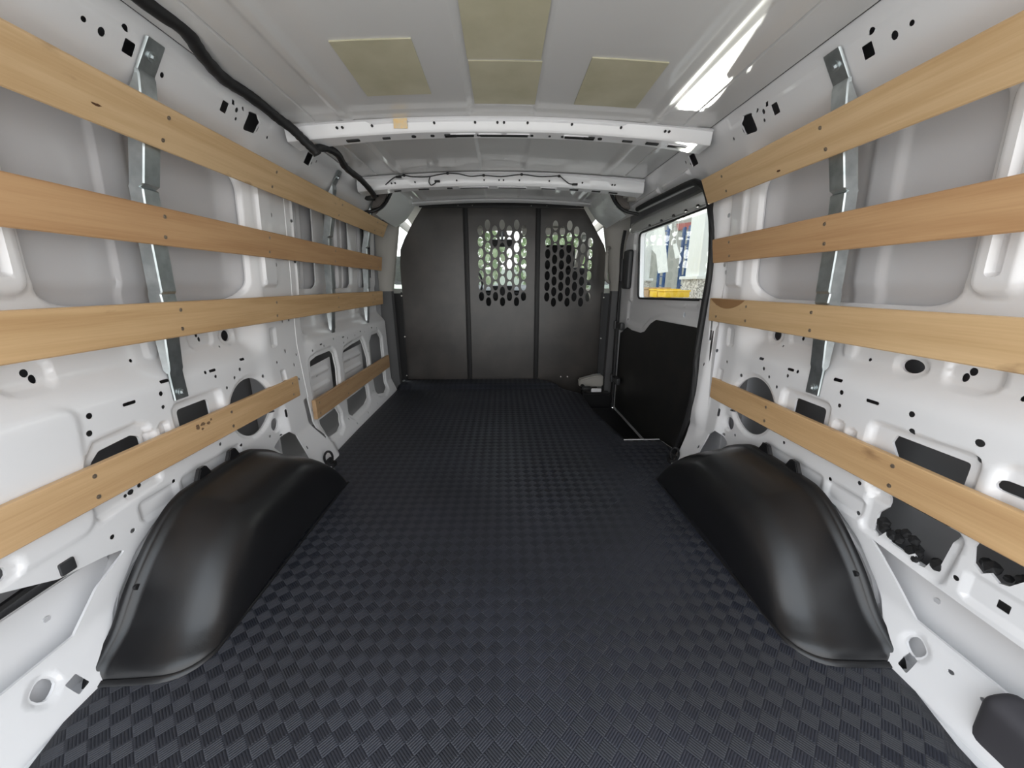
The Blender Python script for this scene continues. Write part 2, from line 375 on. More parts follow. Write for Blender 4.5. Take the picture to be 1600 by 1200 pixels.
def common(s):
    """cut-outs and pressings both sides share; s shifts them along the van"""
    H, Em = [], []
    H += [oval(1.395+s, .400, .110, .110, 48)]
    Em += [(oval(1.395+s, .400, .124, .124, 40), .008, .010)]
    H += [oval(1.512+s, .284, .022, .027, 20)]; Em += [(oval(1.513+s, .284, .032, .038, 22), .006, .008)]
    H += [rect(1.088+s, 1.210+s, .375, .490, .014)]
    Em += [(rect(1.055+s, 1.262+s, .345, .520, .035), .016, .016)]
    Em += [(rect(1.005+s, 1.040+s, .375, .480, .017), .010, .009), (rect(.965+s, .995+s, .375, .470, .014), .010, .009)]
    for y, z, r in [(1.364, .553, .007), (1.208, .577, .006), (1.037, .556, .007), (1.034, .518, .006), (.848, .557, .0075), (.838, .518, .0075),
                    (1.33, .530, .006), (1.285, .505, .006), (1.245, .555, .006), (1.48, .50, .007), (1.52, .405, .006), (1.56, .37, .007), (1.205, .33, .006),
                    (1.465, .250, .006), (1.30, .285, .006), (1.535, .225, .007), (1.01, .30, .006), (.925, .335, .006), (1.58, .535, .006)]:
        H.append(oval(y+s, z, r, r, 10))
    for y, z, l in [(1.238, .577, .030), (1.061, .586, .030), (.945, .557, .036), (1.39, .585, .026)]: H.append(slot(y+s, z, l, .009))
    H.append(slot(1.565+s, .315, .014, .036)); H.append(slot(1.50+s, .345, .022, .008))
    # band of ovals over the ledge
    Em += [(oval(1.390+s, .672, .040, .036, 28), .006, .008)]; H += [oval(1.392+s, .672, .021, .020, 20)]
    Em += [(rect(1.215+s, 1.325+s, .645, .718, .034), .006, .008)]
    H += [oval(1.270+s, .676, .006, .008, 10), oval(1.262+s, .690, .006, .007, 10)]
    H += [oval(1.165+s, .70, .005, .005, 8), oval(1.34+s, .640, .004, .004, 8), oval(1.02+s, .653, .005, .005, 8), oval(1.07+s, .705, .006, .006, 8)]
    Em += [(rect(1.06+s, 1.11+s, .645, .72, .024), -.006, .010)]
    Em += [(rect(.735+s, .845+s, .625, .705, .038), .008, .010)]
    H += [oval(.798+s, .670, .008, .009, 12), oval(.808+s, .655, .007, .010, 12), oval(.70+s, .640, .006, .006, 8)]
    # tall recesses in which the outer skin shows, and the pair of ribs between them
    H += [rect(.850+s, 1.500+s, .800, 1.255, .085, 8), rect(.370+s, .735+s, .800, 1.255, .070, 8)]
    Em += [(rect(.842+s, 1.508+s, .792, 1.262, .090, 8), .010, .010), (rect(.362+s, .743+s, .792, 1.262, .075, 8), .010, .010)]
    Em += [(rect(.748+s, .838+s, .822, 1.225, .036, 7), -.014, .013), (rect(.779+s, .807+s, .865, 1.222, .012), .012, .009)]
    # raised box and small pressings on the pillar
    Em += [(rect(1.545+s, 1.640+s, .84, 1.235, .012), -.014, .012)]
    Em += [(rect(1.56+s, 1.605+s, .60, .68, .015), .007, .008), (rect(1.59+s, 1.625+s, .40, .50, .012), .006, .008)]
    for y, z in [(1.60, .76), (1.655, 1.12), (1.655, .93), (1.648, .90), (1.66, .70), (1.655, .57), (1.70, .50), (1.62, .13)]: H.append(oval(y+s, z, .0055, .0085, 10))
    Em += [(rect(.895+s, 1.02+s, .235, .300, .02), .008, .010)]
    Em += [(rect(1.03+s, 1.30+s, .240, .300, .02), .006, .010)]
    return H, Em
def rail(s, sx):
    H, Em = [], []
    for y, z, a, b in [(.953, 1.373, .006, .005), (.989, 1.371, .008, .008), (1.033, 1.402, .008, .007), (1.141, 1.362, .006, .006), (1.402, 1.387, .007, .007), (1.427, 1.400, .006, .006),
                       (1.411, 1.366, .005, .005), (1.515, 1.377, .006, .012), (1.577, 1.368, .005, .005), (1.90, 1.375, .005, .006), (1.93, 1.39, .005, .006)]:
        H.append(oval(y+s, z, a, b, 10))
    H += [rect(1.036+s, 1.062+s, 1.360, 1.386, .003, 2), rect(1.340+s, 1.366+s, 1.362, 1.390, .003, 2), rect(1.375+s, 1.388+s, 1.393, 1.406, .002, 2)]
    H += [rpoly([(1.452+s, 1.350), (1.512+s, 1.358), (1.520+s, 1.395), (1.500+s, 1.412), (1.455+s, 1.405)], .010)]
    H += [rect(1.842+s, 1.895+s, 1.360, 1.405, .004)]
    Em += [(rect(.3, 1.58+s, 1.395, 1.435, .006), .004, .008)]
    return H, Em
def arch(y0=.64, y1=1.56):  # opening over the tyre, behind the moulded cover
    return [(y0, -.03)]+[(a, b) for a, b in [(.66, .03), (.80, .16), (.95, .235), (1.10, .262), (1.28, .258), (1.42, .205), (1.52, .09)]]+[(y1, -.03)]

def cover_arch(s): return [(.70+s, .025), (.76+s, .09), (.86+s, .185), (.95+s, .235), (1.10+s, .250), (1.25+s, .245), (1.38+s, .195), (1.46+s, .12), (1.50+s, .025)]
# left wall
H, Em = common(0); h2, e2 = rail(0, -1); H += h2; Em += e2
H += [rpoly([(.825, .35), (.832, .445), (.855, .466), (.935, .473), (.958, .462), (.958, .36)], .014)]
Em += [(rpoly([(.795, .30), (.80, .45), (.84, .500), (.95, .508), (.985, .49), (.985, .32)], .02), .012, .014)]
H += [slot(.53, .318, .21, .030, .0)]; Em += [(slot(.53, .318, .26, .060), .008, .010)]
H += [oval(.82, .255, .006, .006, 10), oval(.868, .238, .007, .006, 10), oval(.90, .33, .009, .007, 10), oval(.885, .328, .005, .005, 10)]
H += [rpoly([(.26, .105), (.685, .105), (.755, .165), (.845, .205), (.79, .222), (.70, .240), (.60, .292), (.50, .285), (.26, .285)], .008)]
H += [rpoly([(1.475, .195), (1.56, .232), (1.60, .20), (1.60, .07), (1.555, .07), (1.525, .14)], .008)]
H += [cover_arch(0)]
Em += [(rpoly([(.20, .29), (.20, .60), (.835, .60), (.80, .29)], .05), -.004, .014)]
H += [slot(.60, .062, .038, .030, .5), rpoly([(.625, .015), (.650, .018), (.645, .048), (.622, .045)], .003)]
Em += [(slot(.60, .062, .06, .05, .5), .005, .007)]
# left wall, forward bay
F1 = [rpoly([(1.835, .40), (1.849, .486), (1.908, .500), (2.068, .502), (2.098, .482), (2.113, .392), (2.093, .25), (1.826, .25)], .018),
      rpoly([(2.222, .40), (2.237, .474), (2.352, .488), (2.532, .500), (2.556, .465), (2.603, .356), (2.598, .26), (2.213, .26)], .018),
      rpoly([(2.665, .30), (2.680, .454), (2.745, .500), (2.880, .500), (2.935, .450), (2.904, .070), (2.806, .048), (2.690, .074)], .022),
      rpoly([(1.812, .17), (1.854, .219), (2.031, .190), (2.068, .134), (2.043, .080), (1.983, .064), (1.88, .070), (1.83, .095)], .02),
      rpoly([(2.20, .217), (2.40, .215), (2.520, .180), (2.520, .100), (2.426, .078), (2.213, .072), (2.185, .091)], .02),
      rpoly([(1.712, .327), (1.752, .335), (1.760, .171), (1.805, .112), (1.785, .100), (1.715, .218)], .006)]
H += F1
for f in F1[:5]: Em.append((inset(np.array(f), -.028).tolist(), .010, .012))
H += [rect(1.90, 2.10, .83, 1.255, .05), rect(2.225, 2.56, .83, 1.255, .05), rect(2.69, 2.86, .83, 1.255, .05)]
Em += [(rect(1.800, 1.826, .70, 1.25, .008), -.006, .006)]
H += [rect(2.915, 2.985, .90, 1.03, .012), rect(2.915, 2.985, 1.04, 1.14, .012)]
for y, z in [(1.72, .97), (1.715, .43), (1.735, .54), (1.71, .70), (1.87, .535), (1.83, .68), (1.99, .54), (2.30, .54), (2.42, .54), (2.60, .54), (2.85, .54), (2.13, .30), (2.14, .45), (2.63, .40), (2.14, .08),
             (2.62, .12), (2.11, .56), (1.77, .26), (1.80, .95), (1.80, 1.12), (2.24, .52), (2.40, .03), (2.20, .03), (2.60, .03)]: H.append(oval(y, z, .006, .007, 8))
for y in (1.96, 2.24, 2.52, 2.74): H.append(slot(y, .553, .028, .008))
Em += [(rect(1.752, 1.758, .33, 1.24, .002, 1), .006, .003)]
wall_l = sheet('wall_left', [(.26, -.02), (1.50, -.02), (1.58, -.02), (1.72, -.02), (3.06, -.02), (3.06, 1.437), (.26, 1.437)], H, Em,
               lambda P: wall_base(P), mapper(-1), PAINT, step=.0065)
tag(wall_l, 'white pressed steel side wall with cut-outs behind the left slats', kind='structure')

# right wall: ends at the edge of the sliding door opening, a header runs on over the door
s = -.035
H, Em = common(s); h2, e2 = rail(-.03, 1); H += [q for q in h2]; Em += e2
H += [rpoly([(.693, .335), (.690, .492), (.843, .492), (.850, .470), (.828, .435), (.828, .335)], .008)]
Em += [(rpoly([(.662, .31), (.662, .522), (.905, .515), (.912, .40), (.86, .31)], .03), .014, .014)]
jag = [(.832, .335), (.815, .310), (.832, .285), (.835, .232), (.818, .222), (.805, .245), (.790, .228), (.745, .226), (.735, .238), (.722, .218), (.708, .222), (.700, .245), (.682, .250), (.672, .335)]
H += [jag]
Em += [(rpoly([(.865, .350), (.870, .215), (.66, .205), (.645, .350)], .03), .010, .012)]
H += [[(.635, .335), (.628, .302), (.612, .290), (.600, .302), (.585, .292), (.570, .298), (.555, .322), (.545, .312), (.530, .330), (.42, .335), (.42, .36), (.63, .36)]]
H += [slot(.56, .474, .16, .024, 0)]; Em += [(rect(.36, .648, .385, .530, .04), .014, .018)]
H += [rect(.562, .582, .240, .258, .002, 2)]; Em += [(rect(.40, .635, .215, .285, .02), .008, .010)]
H += [oval(.645, .25, .006, .006, 10), oval(.88, .25, .006, .006, 10), oval(.679, .543, .009, .008, 12), oval(.676, .508, .009, .008, 12), oval(.58, .63, .007, .006, 10)]
H += [oval(.880, .657, .026, .017, 20)]; Em += [(oval(.880, .657, .042, .030, 26), .006, .007)]
H += [[(.26, .105), (.680, .105), (.745, .155), (.825, .212), (.70, .205), (.26, .195)]]
H += [rpoly([(1.465, .195), (1.53, .232), (1.565, .20), (1.565, .07), (1.54, .07), (1.515, .14)], .008)]
H += [cover_arch(-.01)]
H += [slot(.650, .060, .038, .030, .5), rpoly([(.628, .012), (.650, .014), (.652, .044), (.630, .042)], .003), oval(.585, .07, .006, .004, 8), oval(.53, .07, .006, .004, 8)]
Em += [(slot(.650, .060, .06, .05, .5), .005, .007)]
edge = [(1.700, -.02), (1.700, .06), (1.715, .17), (1.705, .325), (1.706, .445), (1.718, .575), (1.696, .748), (1.672, .925), (1.684, 1.085), (1.750, 1.215), (1.81, 1.270), (1.88, 1.300), (3.06, 1.315)]
H += [slot(1.655, .66, .016, .10)]
Em += [(rpoly([(1.90, 1.335), (2.20, 1.33), (2.20, 1.36), (1.90, 1.365)], .01), -.012, .010), (rpoly([(2.25, 1.33), (2.7, 1.33), (2.7, 1.36), (2.25, 1.365)], .01), -.012, .010)]
ok_h = []
for h_ in H:
    q = np.asarray(h_, float)
    if pt_in(q, np.array([(.2, -.3), (.2, 1.5)]+[(3.06, 1.5)]+edge[::-1])).all(): ok_h.append(h_)
wall_r = sheet('wall_right', [(.26, -.02)]+edge+[(3.06, 1.437), (.26, 1.437)], ok_h, Em, lambda P: wall_base(P, .035), mapper(1), PAINT, step=.0065)
tag(wall_r, 'white pressed steel side wall with cut-outs behind the right slats', kind='structure')

def window_skin(side, s, wl):
    # the primed skin seen through the tall openings, with its shallow upright beads
    E3 = [(rect(1.050+s, 1.140+s, .70, 1.30, .006), -.007, .006)]
    sheet('skin_panel', [(.30, .775), (1.53, .775), (1.53, 1.275), (.30, 1.275)], [], E3, lambda P: wall_base(P, -s)+.024, mapper(side), PRIMER, step=.012, parent=wl)
sheet('skin_panel', [(1.86, .80), (2.90, .80), (2.90, 1.275), (1.86, 1.275)], [], [(rect(y, y+w__, .70, 1.30, .006), dd_, .007) for y, w__, dd_ in ((1.955, .03, -.014), (2.01, .02, -.008), (2.30, .03, -.014), (2.345, .02, -.006), (2.42, .055, -.016), (2.50, .02, -.010), (2.74, .02, -.016), (2.775, .016, -.016), (2.81, .03, -.012))],
      lambda P: wall_base(P)+.030, mapper(-1), PRIMER, step=.012, parent=wall_l)
window_skin(-1, 0, wall_l); window_skin(1, -.035, wall_r)
# outer body skin behind the inner panels
def skin(name, side, y0, y1, parent, z0=-.45):
    prof = [(1.02, z0), (1.06, -.1), (1.085, .12), (1.09, .40), (1.075, .75), (1.04, 1.10), (.985, 1.36), (.94, 1.46), (.86, 1.52)]
    b = B(); b.loft([[(side*x, y, z) for x, z in prof] for y in np.linspace(y0, y1, 12)], closed_ring=False, caps=False)
    o = b.build(name, CAVITY, parent, angle=60); return o
skin('outer_skin', -1, .16, 3.35, wall_l); skin('outer_skin', 1, .16, 1.70, wall_r)
for side, wl, y1 in ((-1, wall_l, 1.60), (1, wall_r, 1.56)):
    b = B()   # sill box and wheel tub seen down in the corner pocket
    b.prism([(side*.95, -.06), (side*1.075, -.02), (side*1.07, .14), (side*1.03, .19), (side*1.0, .10), (side*.95, .02)], 'y', .2, .86, bev=.006)
    b.build('inner_sill', PAINT, wl, angle=40)
    b = B(); t = []
    for k in range(15):
        a = math.pi*k/14; t.append((1.12-.36*math.cos(a), -.02+.255*math.sin(a)**.8))
    b.prism(t, 'x', side*.962, side*1.06, bev=.01); b.build('wheel_tub', PAINT, wl, angle=40)
    for y, z in ((.70, .135), (.655, .118), (.50, .06)):
        b = B(); b.cyl((side*1.02, y, z), (side*1.062, y, z), .017, seg=16); b.cyl((side*1.01, y, z), (side*1.03, y, z), .007, seg=8); b.build('grommet', BLACK if y == .655 else PRIMER, wl)
    b = B(); b.box((side*1.02, .22, .75), (.14, .05, 1.9), bev=.01); b.build('rear_post', PAINT, wl)
    b = B()   # inner reinforcement behind the tall recesses
    for y in (1.58,): b.box((side*1.03, y, .55), (.08, .012, 1.0), bev=.003)
    b.build('inner_web', PRIMER, wl)
b = B(); b.box((-1.02, 3.07, .65), (.11, .012, 1.4)); b.build('end_web', CAVITY, wall_l)
# ribbed panels set back behind the forward cut-outs
for y0, y1 in ((1.83, 2.11), (2.21, 2.60)):
    P0 = [(y0-.02, .15), (y1+.03, .15), (y1+.03, .455), (y0-.02, .44)]
    sheet('inner_panel', P0, [oval((y0+y1)/2, .385, .007, .006, 8)], [(rect(y0+.03, y1-.01, z, z+.028, .012), -.010, .009) for z in (.23, .31, .385)],
          lambda P: np.full(len(P), .985), mapper(-1), PAINT, step=.01, parent=wall_l)
# black scraps of foam in the torn openings of the right wall
foam = empty('foam_wadding', (.97, .76, .23), 'torn black foam wadding in the jagged opening low on the right wall', 'foam')
rng = random.Random(3)
for c, n, sp_, nm in (((.97, .79, .250), 14, .045, 'foam_lump'), ((.97, .715, .228), 7, .028, 'foam_lump'), ):
    b = B()
    for i in range(n): b.ball((rng.uniform(-.004, .012)+c[0]-.97, c[1]-.76+rng.uniform(-sp_, sp_), c[2]-.23+rng.uniform(-.02, .02)), rng.uniform(.008, .016), 1, (.8, 1, 1.1))
    b.build(nm, BLACK, foam, smooth=False)
b = B()
for i in range(16): b.ball((.972+rng.uniform(-.004, .01), rng.uniform(.47, .63), .312+rng.uniform(-.014, .014)), rng.uniform(.008, .016), 1)
tag(b.build('foam_wadding', BLACK, smooth=False), 'black foam strip showing under the lowest right slat near the picture edge', 'foam')

# ------------------------------------------------------------------ ceiling
def ceil_z(x): return 1.472-.040*(x/.81)**2
def cmap(P, d): return np.stack([P[:, 0], P[:, 1], ceil_z(P[:, 0])+d], 1)
Em = []
for y0, y1 in ((.22, 1.635), (1.735, 2.345), (2.455, 3.04)):
    Em += [(rect(-.118, .127, y0, y1, .006), .007, .008)]
    for a in (-1, 1):
        x = sorted((a*.548, a*.598)); Em += [(rect(x[0], x[1], y0, y1, .006), -.007, .010)]
        x = sorted((a*.690, a*.699)); Em += [(rect(x[0], x[1], y0, y1, .003), .006, .004)]
        x = sorted((a*.135, a*.50))
Em += [(rect(-.76, .76, 1.585, 1.80, .02), -.004, .012)]
ceil = sheet('ceiling', [(-.802, .18), (.802, .18), (.802, 3.08), (-.802, 3.08)], [], Em, lambda P: np.zeros(len(P)), cmap, CEIL, step=.012, lip=.005)
tag(ceil, 'bare grey ribbed roof panel of the van', kind='structure')
b = B(); rr = []
for y in (.14, 3.2): rr.append([(x, y, 1.525-.02*abs(x)**3) for x in np.linspace(-.9, .9, 12)])
b.loft(rr, closed_ring=False, caps=False); b.build('roof_skin', PRIMER, ceil)
b = B(); b.box((0, .16, 1.48), (1.8, .06, .09), bev=.01); b.build('rear_header', PAINT, ceil)

# roof bows with their punched slots
def bow(Yc, z0, label, dark_slots, end_drop, half=.812):
    root = empty('roof_bow', (0, Yc, z0), label, 'roof beam', 'cross beams under the roof')
    rings = []
    xs = np.linspace(-half, half, 61)
    for x in xs:
        a = abs(x)/half; dz = -end_drop*a**2.2; fl = .018*max(0, a-.62)/.38          # flares at the ends
        top = ceil_z(x)-.004-z0
        sec = [(-.006-fl, top), (-.004-fl, dz+.030+(.012 if a > .6 else 0)), (.004-fl, dz+.006), (.010-fl, dz), (.062+fl, dz-.004), (.070+fl, dz+.004), (.074+fl, dz+.03), (.078+fl, top)]
        # pressed beads along the face
        sec.insert(1, (-.012-fl, max(top-.010, dz+.045)))
        sec.insert(2, (.002-fl, max(top-.014, dz+.040)))
        rings.append([(x, y, z) for y, z in sec])
    b = B(); b.loft(rings, closed_ring=False, caps=False); b.build('beam', PAINT, root, angle=38)
    def zz(x): return -end_drop*(abs(x)/half)**2.2
    for x, l, wd in dark_slots:
        y = .036; o = B(); sl = math.atan((zz(x+.01)-zz(x-.01))/.02)
        if l > .02: o.box((0, 0, -.001), (l, wd*1.25, .005), bev=.0015)
        else: o.cyl((0, 0, -.002), (0, 0, .002), l/2, seg=12)
        o.build('slot', BLACK, root, loc=(x, y, zz(x)-.0035), rot=(0, -sl, 0))
        if l > .06:
            f = B(); 
            for dx, dy, lx, ly in ((0, wd/2+.003, l+.012, .004), (0, -wd/2-.003, l+.012, .004), (l/2+.004, 0, .004, wd), (-l/2-.004, 0, .004, wd)): f.box((dx, dy, .001), (lx, ly, .004), bev=.001)
            f.build('slot_rim', PAINT, root, loc=(x, y, zz(x)-.0035), rot=(0, -sl, 0))
    for x in (-.62, -.60, -.49, -.255, -.10, -.015, .01, .10, .27, .46, .63, .645):
        o = B(); o.cyl((0, 0, 0), (0, .006, 0), .0045, seg=10); o.build('bolt_hole', BLACK, root, loc=(x, -.0085-(.018*max(0, abs(x)/half-.62)/.38), zz(x)+.026))
    return root
bow(1.65, 1.422, 'nearer white roof beam with punched slots and a yellow stain', [(-.151, .085, .016), (.054, .10, .014), (-.034, .10, .014), (.293, .085, .016), (-.343, .018, .012), (.39, .018, .012), (-.45, .03, .01), (.50, .04, .01),
    (-.27, .016, .01), (.345, .045, .02), (-.20, .045, .02), (-.58, .05, .014), (.60, .05, .014), (.70, .07, .014), (.24, .01, .01), (.19, .01, .01), (-.09, .012, .01), (.12, .012, .01)], .047)
bow(2.37, 1.398, 'farther white roof beam with a thin wire clipped to it', [(-.16, .16, .010), (.06, .16, .010), (-.45, .06, .012), (.42, .05, .012), (.55, .05, .012), (-.3, .03, .012), (.27, .08, .012), (-.60, .04, .012), (.65, .05, .012)], .040)
b = B(); b.box((0, 0, 0), (.052, .002, .036), bev=.0005)
tape = b.build('stain_patch', TAPE, [o for o in COL.objects if o.name.startswith('roof_bow')][0], loc=(-.382, -.0075, .020))
b = B(); b.loft([[(x, 3.06, ceil_z(x)-.004), (x, 3.05, ceil_z(x)-.018), (x, 3.09, ceil_z(x)-.026), (x, 3.14, ceil_z(x)-.012), (x, 3.15, ceil_z(x))] for x in np.linspace(-.8, .8, 30)], closed_ring=False, caps=False)
tag(b.build('trim_1', PAINT), 'white front roof header above the partition', kind='structure')

# damping pads glued under the roof
def pad(x0, x1, y0, y1, label):
    n = 8; V, Fc = [], []
    for j, y in enumerate((y0, y1)):
        for i in range(n+1):
            x = x0+(x1-x0)*i/n; up = .007*(1 if abs((x0+x1)/2) < .05 else 0)
            V += [(x, y, ceil_z(x)+up-.0035), (x, y, ceil_z(x)+up-.0002)]
    W = 2*(n+1)
    for i in range(n):
        a = 2*i; Fc += [(a, a+2, W+a+2, W+a), (a+1, W+a+1, W+a+3, a+3), (a, a+1, a+3, a+2), (W+a, W+a+2, W+a+3, W+a+1)]
    Fc += [(0, W, W+1, 1), (2*n, 2*n+1, W+2*n+1, W+2*n)]
    tag(pydata('damping_pad', V, Fc, PAD), label, 'damping pad', 'tan damping pads on the roof')
pad(-.445, -.233, 1.178, 1.470, 'tan damping pad alone on the left half of the roof')
pad(-.097, .115, .70, 1.283, 'long tan damping pad in the middle channel, nearest the camera')
pad(-.095, .120, 1.294, 1.560, 'short tan damping pad in the middle channel, against the roof beam')
pad(.256, .475, 1.250, 1.532, 'tan damping pad alone on the right half of the roof')

# ------------------------------------------------------------------ floor
pts = [(-.845, .30), (-.865, .50), (-.905, .65), (-.905, 1.50), (-.84, 1.58), (-.80, 1.60), (-.80, 1.66), (-.875, 1.74), (-.885, 2.2), (-.885, 3.285),
       (.31, 3.285), (.63, 2.92), (.628, 2.50), (.690, 1.978), (.885, 1.975), (.905, 1.86), (.84, 1.70), (.80, 1.62), (.84, 1.56), (.900, 1.48), (.900, .65), (.862, .50), (.845, .30)]
def mat_z(P):
    z = np.zeros(len(P)); t = sm(P[:, 1], 3.06, 3.14); return z+.035*t*(1-.0*P[:, 0])
b = bmesh.new()
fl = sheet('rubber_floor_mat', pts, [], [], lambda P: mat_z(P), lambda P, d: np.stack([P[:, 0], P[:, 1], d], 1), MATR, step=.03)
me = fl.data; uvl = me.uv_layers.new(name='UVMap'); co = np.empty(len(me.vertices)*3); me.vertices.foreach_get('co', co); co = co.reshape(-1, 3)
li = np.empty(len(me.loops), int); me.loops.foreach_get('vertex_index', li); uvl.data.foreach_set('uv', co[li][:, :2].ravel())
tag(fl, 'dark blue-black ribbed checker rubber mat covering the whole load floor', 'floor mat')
sd = fl.modifiers.new('thick', 'SOLIDIFY'); sd.thickness = .006; sd.offset = -1 if me.polygons[0].normal.z > 0 else 1
b = B(); b.prism([(-.93, .18), (-.95, .3), (-.95, 3.34), (.30, 3.34), (.30, 3.30), (.615, 2.92), (.62, 2.45), (.682, 1.97), (.90, 1.97), (.95, 1.7), (.95, .3), (.93, .18)], 'z', -.05, -.0075)
b.prism([(-.93, 3.31), (.28, 3.31), (.28, 3.38), (-.93, 3.38)], 'z', -.45, -.05)
tag(b.build('floor', PAINT, smooth=False), 'white metal load floor under the rubber mat', kind='structure')
b = B(); b.prism([(.60, 1.95), (.98, 1.95), (.98, 3.5), (.58, 3.5), (.60, 2.9), (.62, 2.5)], 'z', -.24, -.22)
b.prism([(.62, 2.46), (.61, 2.92), (.29, 3.32), (.27, 3.30), (.57, 2.90), (.57, 2.46)], 'z', -.22, -.052); b.prism([(.27, 3.28), (.98, 2.7), (.98, 3.5), (.27, 3.5)], 'z', -.24, -.22)
b.prism([(.61, 2.46), (.672, 1.97), (.655, 1.97), (.59, 2.46)], 'z', -.22, -.052)
b.prism([(.66, 1.99), (.66, 1.955), (.95, 1.955), (.95, 1.965)], 'z', -.22, -.052)
tag(b.build('trim_2', BLACKP, smooth=False), 'black step well inside the sliding door', kind='structure')
b = B(); b.prism([(.635, 2.5), (.685, 2.00), (.918, 2.00), (.918, 2.97), (.66, 2.97)], 'z', -.22, -.142, bev=.004)
b.build('step_tread', BLACKP, bpy.data.objects['trim_2'])
b = B(); b.box((.785, 1.974, -.001), (.205, .006, .010), bev=.002); tag(b.build('mat_edge_strip', PRIMER), 'thin grey edging strip along the mat at the side step', 'edging strip')

# ------------------------------------------------------------------ moulded wheel arch covers
def liner(side, label):
    root = empty('wheel_arch_cover', (side*.93, 1.10, 0), label, 'wheel arch cover', 'black wheel arch covers')
    out = [(-.452, 0), (-.440, .022), (-.405, .045), (-.368, .076), (-.315, .144), (-.250, .209), (-.185, .258), (-.135, .279), (-.09, .284), (.066, .286), (.16, .281), (.215, .262), (.29, .222), (.35, .170), (.395, .115), (.425, .05), (.440, 0)]
    sp_ = smooth_path([(a, 0, c) for a, c in out], 4); prof = [(p.x, max(p.z, 0)) for p in sp_]
    # rings from the wall inwards: distance, lengthwise scale, height scale
    rings = []
    steps = [(.010, 1.0, 1.0), (.024, 1.0, 1.0), (.028, .993, .985), (.031, .983, .955), (.050, .981, .94), (.10, .979, .90), (.14, .976, .865), (.165, .973, .835), (.184, .967, .80), (.199, .958, .755), (.212, .945, .70), (.223, .928, .62),
             (.231, .908, .52), (.237, .89, .40), (.240, .875, .25), (.2415, .865, .07)]
    for d, sy, sz in steps:
        rings.append([(-side*(d-.93)-side*.93, .28+(y-.28)*sy, z*sz) for y, z in prof])
    b = B(); b.loft(rings, closed_ring=False, caps=False)
    o = b.build('cover', BLACKP, root, angle=80)
    # flange lip on the mat
    b = B(); foot = []
    for sgn, idx in ((-1, 0), (1, -1)):
        pass
    edge = [(r[0][0], r[0][1]) for r in rings[2:-1]]+[(r[-1][0], r[-1][1]) for r in rings[2:-1]][::-1]
    V, Fc = [], []
    E2 = np.array(edge); c = E2.mean(0)
    for p in E2:
        dd = (p-c); dd /= np.hypot(*dd); q = p+dd*.012; V += [(p[0], p[1], .006), (q[0], q[1], .0025), (q[0], q[1], -.003)]
    for i in range(len(E2)-1):
        a = 3*i; Fc += [(a, a+3, a+4, a+1), (a+1, a+4, a+5, a+2)]
    pydata('flange', V, Fc, BLACKP, root, smooth=True)
    # two pointed tabs standing against the wall
    for y, h in ((-.03, .034), (.10, .034)):
        b = B(); z = .281
        b.prism([(y-.045, z-.02), (y-.014, z+h), (y+.010, z+h), (y+.04, z-.02)], 'x', -side*.004, -side*.020, bev=.003); b.build('tab', BLACKP, root)
    for y, z in ((-.40, .03), (-.31, .135)):
        b = B(); b.cyl((-side*.026, y, z), (-side*.034, y, z), .007, seg=12); b.build('push_clip', BLACK, root)
    return root
liner(-1, 'black moulded wheel arch cover on the left of the mat')
liner(1, 'black moulded wheel arch cover on the right of the mat')

# ------------------------------------------------------------------ wall posts (folded galvanised hat sections)
def post(side, Y, label, sh=0.0, w_=.050, up=True):
    root = empty('wall_bracket', (side*.95, Y, .95), label, 'wall bracket', 'galvanised posts holding the slats')
    # (z, x of the face, stand-off depth)
    P = [(.560, .949, .003), (.605, .950, .004), (.615, .946, .016), (.70, .938, .026), (.790, .928, .030), (.800, .921, .034), (.825, .9225, .032), (.832, .918, .034), (1.00, .913, .032), (1.085, .906, .032), (1.090, .913, .026), (1.098, .901, .034), (1.20, .876, .036), (1.300, .860, .026), (1.335, .8555, .008), (1.345, .857, .004), (1.408, .817, .004)]
    P[0] = (.525, .950, .003)
    rings = []
    for z, x, d in P:
        hw = w_/2; x0 = side*(x-.95); x1 = side*(x+d-.95); zz = z-.95
        rings.append([(x1, -hw-.002, zz), (x0+side*.003, -hw, zz), (x0, -hw+.003, zz), (x0, hw-.003, zz), (x0+side*.003, hw, zz), (x1, hw+.002, zz), (x1-side*.0012, hw-.003, zz), (x0+side*.004, hw-.004, zz), (x0+side*.004, -hw+.004, zz), (x1-side*.0012, -hw+.003, zz)])
    b = B(); b.loft(rings); b.build('channel', GALV, root, angle=25)
    for z, x, tilt in ((.545, .949, 0), (1.378, .836, 1)):
        b = B(); n = Vector((-side, 0, -.55*tilt)).normalized(); c = Vector((side*(x-.95), 0, z-.95))
        b.cyl(c, c+n*.0035, .0125, seg=16); b.cyl(c+n*.003, c+n*.0085, .0075, .006, seg=6); b.build('bolt', GALV, root, angle=30)
    return root
post(-1, 1.095, 'galvanised steel post nearest the camera on the left wall')
post(-1, 2.15, 'galvanised steel post halfway along the left wall, second from the camera', w_=.045)
post(-1, 2.72, 'galvanised steel post farthest along the left wall beside the partition', w_=.04)
post(1, 1.095, 'galvanised steel post on the right wall')

